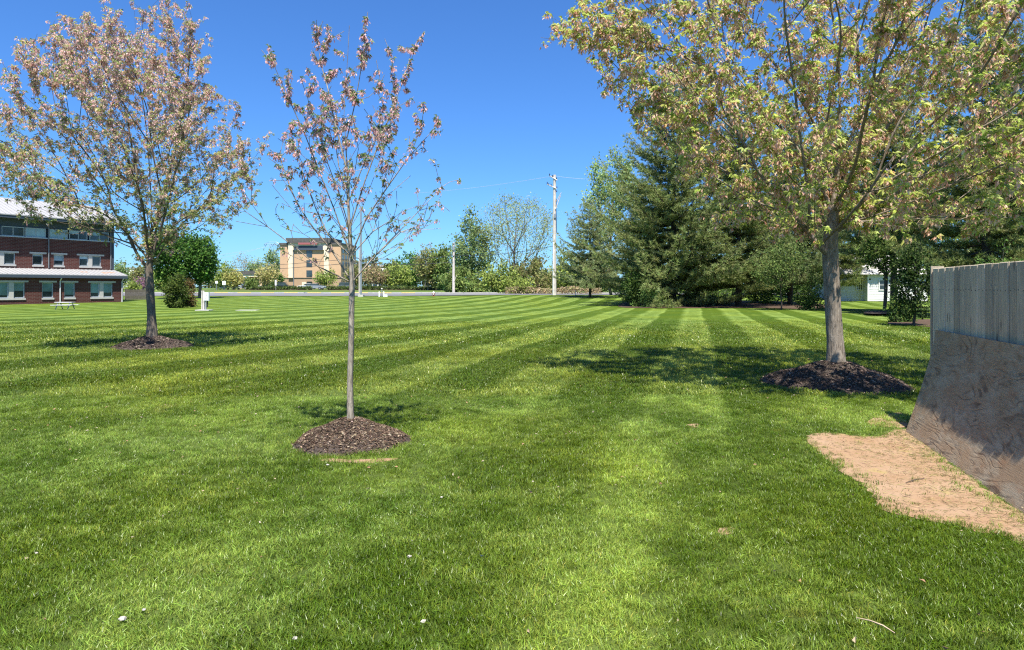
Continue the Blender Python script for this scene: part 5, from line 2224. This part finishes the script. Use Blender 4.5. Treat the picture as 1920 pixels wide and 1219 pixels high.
for u, lab in ((711, 'white bollard left of the road edge standpipe'), (719.5, 'white bollard right of the road edge standpipe')):
    b = ground(u, 95)
    t = thing('white_bollard', lab, 'bollard', b, 0, 'white bollards at the road edge')
    MB().tube([(0, 0, 0), (0, 0, .62)], .1, 10).build('shaft', M_WHITE, t)
    MB().tube([(0, 0, .62), (0, 0, .68), (0, 0, .71)], [.1, .08, .03], 10).build('cap', M_WHITE, t)
b = ground(716, 95.4)
t = thing('standpipe', 'grey standpipe with round head between the white bollards', 'standpipe', b)
MB().tube([(0, 0, 0), (0, 0, 1.0)], .06, 8).build('pipe', M_STEEL, t)
MB().tube([(0, 0, .98), (0, 0, 1.06), (0, 0, 1.14), (0, 0, 1.2)], [.05, .12, .12, .05], 8).build('head', M_POLE, t)
b = ground(724, 95.2)
t = thing('utility_cabinet', 'low white cabinet beside the right bollard', 'utility box', b)
MB().box((0, 0, .17), (.42, .3, .34)).build('cabinet', M_WHITE, t)
MB().box((0, 0, .36), (.46, .34, .04)).build('lid', M_WHITE, t)
b = ground(1079, 84)
t = thing('white_stake', 'short white stake at the lawn edge beside the small pine', 'stake', b)
MB().box((0, 0, .3), (.07, .03, .6)).build('shaft', M_WHITE, t)
MB().prism([(-.035, .6), (.035, .6), (0, .68)], (1, 0, 0), (0, 0, 1), (0, .03, 0), (0, -.015, 0)).build('tip', M_WHITE, t)


# ------------------------------------------------------------------ small things on the grass
def pebble(label, u, v, size, group=None):
    p = px_ground(u, v)
    m = MB()
    rs = random.Random(int(u))
    rings = [(0, -.4), (.8, -.3), (1, 0), (.75, .35), (0, .5)]
    V = []
    n = 7
    for r, z in rings:
        for k in range(n):
            a = 2 * math.pi * k / n
            q = r * rs.uniform(.65, 1.2)
            V.append((q * math.cos(a) * size, q * math.sin(a) * size * .75, z * size))
    f = []
    for i in range(len(rings) - 1):
        for k in range(n):
            l = (k + 1) % n
            f.append((i * n + k, i * n + l, (i + 1) * n + l, (i + 1) * n + k))
    m.add(V, f)
    o = m.build('pale_stone', M_PEBBLE, None, (p[0], p[1], float(terrain(*p)) + .030))
    tag(o, label, 'stone', group)


pebble('largest pale stone lying in the grass at lower left', 230, 1171, .021, 'pale stones in the grass')
pebble('pale stone right of the largest one at lower left', 270, 1154, .011, 'pale stones in the grass')
pebble('white stone in the middle of the near grass', 768, 1050, .015, 'pale stones in the grass')
pebble('white stone in the grass below right of the small mulch mound', 828, 937, .014, 'pale stones in the grass')
pebble('pale stone just below the small mulch mound', 614, 877, .016, 'pale stones in the grass')
pebble('pale stone at the lower edge of the near grass', 553, 1208, .014, 'pale stones in the grass')
pebble('white stone at the left edge of the near grass', 68, 1047, .012, 'pale stones in the grass')

p = px_ground(1642, 1192)
o = MB().tube([(-.055, .075, 0), (-.015, .02, .012), (.02, -.028, .012), (.05, -.075, .0)], [.002, .0035, .004, .002], 5).build('dry_stick', M_STICK, None, (p[0], p[1], .05))
tag(o, 'pale dry stick lying in the grass at lower right', 'stick')
p = px_ground(1712, 905)
o = MB().tube([(-.09, -.05, .006), (0, .0, .012), (.07, .05, .008), (.14, .075, .006)], [.003, .005, .004, .003], 5).build('twig', M_BARK_PINE, None, (p[0], p[1], .008))
tag(o, 'dark twig lying on the bare soil', 'twig')


def litter():
    n = 620
    d = np.sqrt(RNG.uniform(2.3 ** 2, 16 ** 2, n))
    x = RNG.uniform(-.8, .8, n) * d
    ok = ~in_poly(np.stack([x, d], 1), soil_polys[0])
    x, d = x[ok], d[ok]
    c = np.stack([x, d, terrain(x, d) + RNG.uniform(.03, .055, len(x))], 1)
    dv = RNG.normal(size=(len(x), 3)) * np.array([1, 1, .25])
    lv = Leaves()
    L = .028 * RNG.uniform(.5, 1.5, len(x))
    lv.add(kites(c, dv, L, L * .6, .3), tints([(3, (.42, .33, .21)), (3, (.34, .21, .11)), (.6, (.55, .48, .38))], len(x), .2))
    o = lv.build('leaf_litter', M_DRYLEAF)
    o['kind'] = 'stuff'
    # straw and dead grass over the bare soil
    n = 3600
    q = pp[RNG.integers(0, len(pp), n * 3)]
    c0 = pp.mean(0)
    lo, hi = pp.min(0), pp.max(0)
    Q = RNG.uniform(lo, hi, (n * 7, 2))
    Q = Q[in_poly(Q, pp)]
    rel = np.concatenate([Q, np.zeros((len(Q), 1))], 1) - FP
    side = rel @ NRM
    keep = (side > .40) & (RNG.uniform(0, 1, len(Q)) < np.clip(.16 + .9 * np.exp(-(side - .4) / .35), 0, 1))
    Q = Q[keep][:n]
    c = np.stack([Q[:, 0], Q[:, 1], np.full(len(Q), .012)], 1)
    dv = RNG.normal(size=(len(Q), 3)) * np.array([1, 1, .15])
    lv = Leaves()
    L = .06 * RNG.uniform(.4, 1.5, len(Q))
    lv.add(kites(c, dv, L, .0042, .3), tints([(3, (.40, .32, .15)), (2, (.26, .24, .09)), (1, (.16, .10, .06))], len(Q), .25))
    o = lv.build('dead_grass', M_DRYLEAF)
    o['kind'] = 'stuff'


litter()
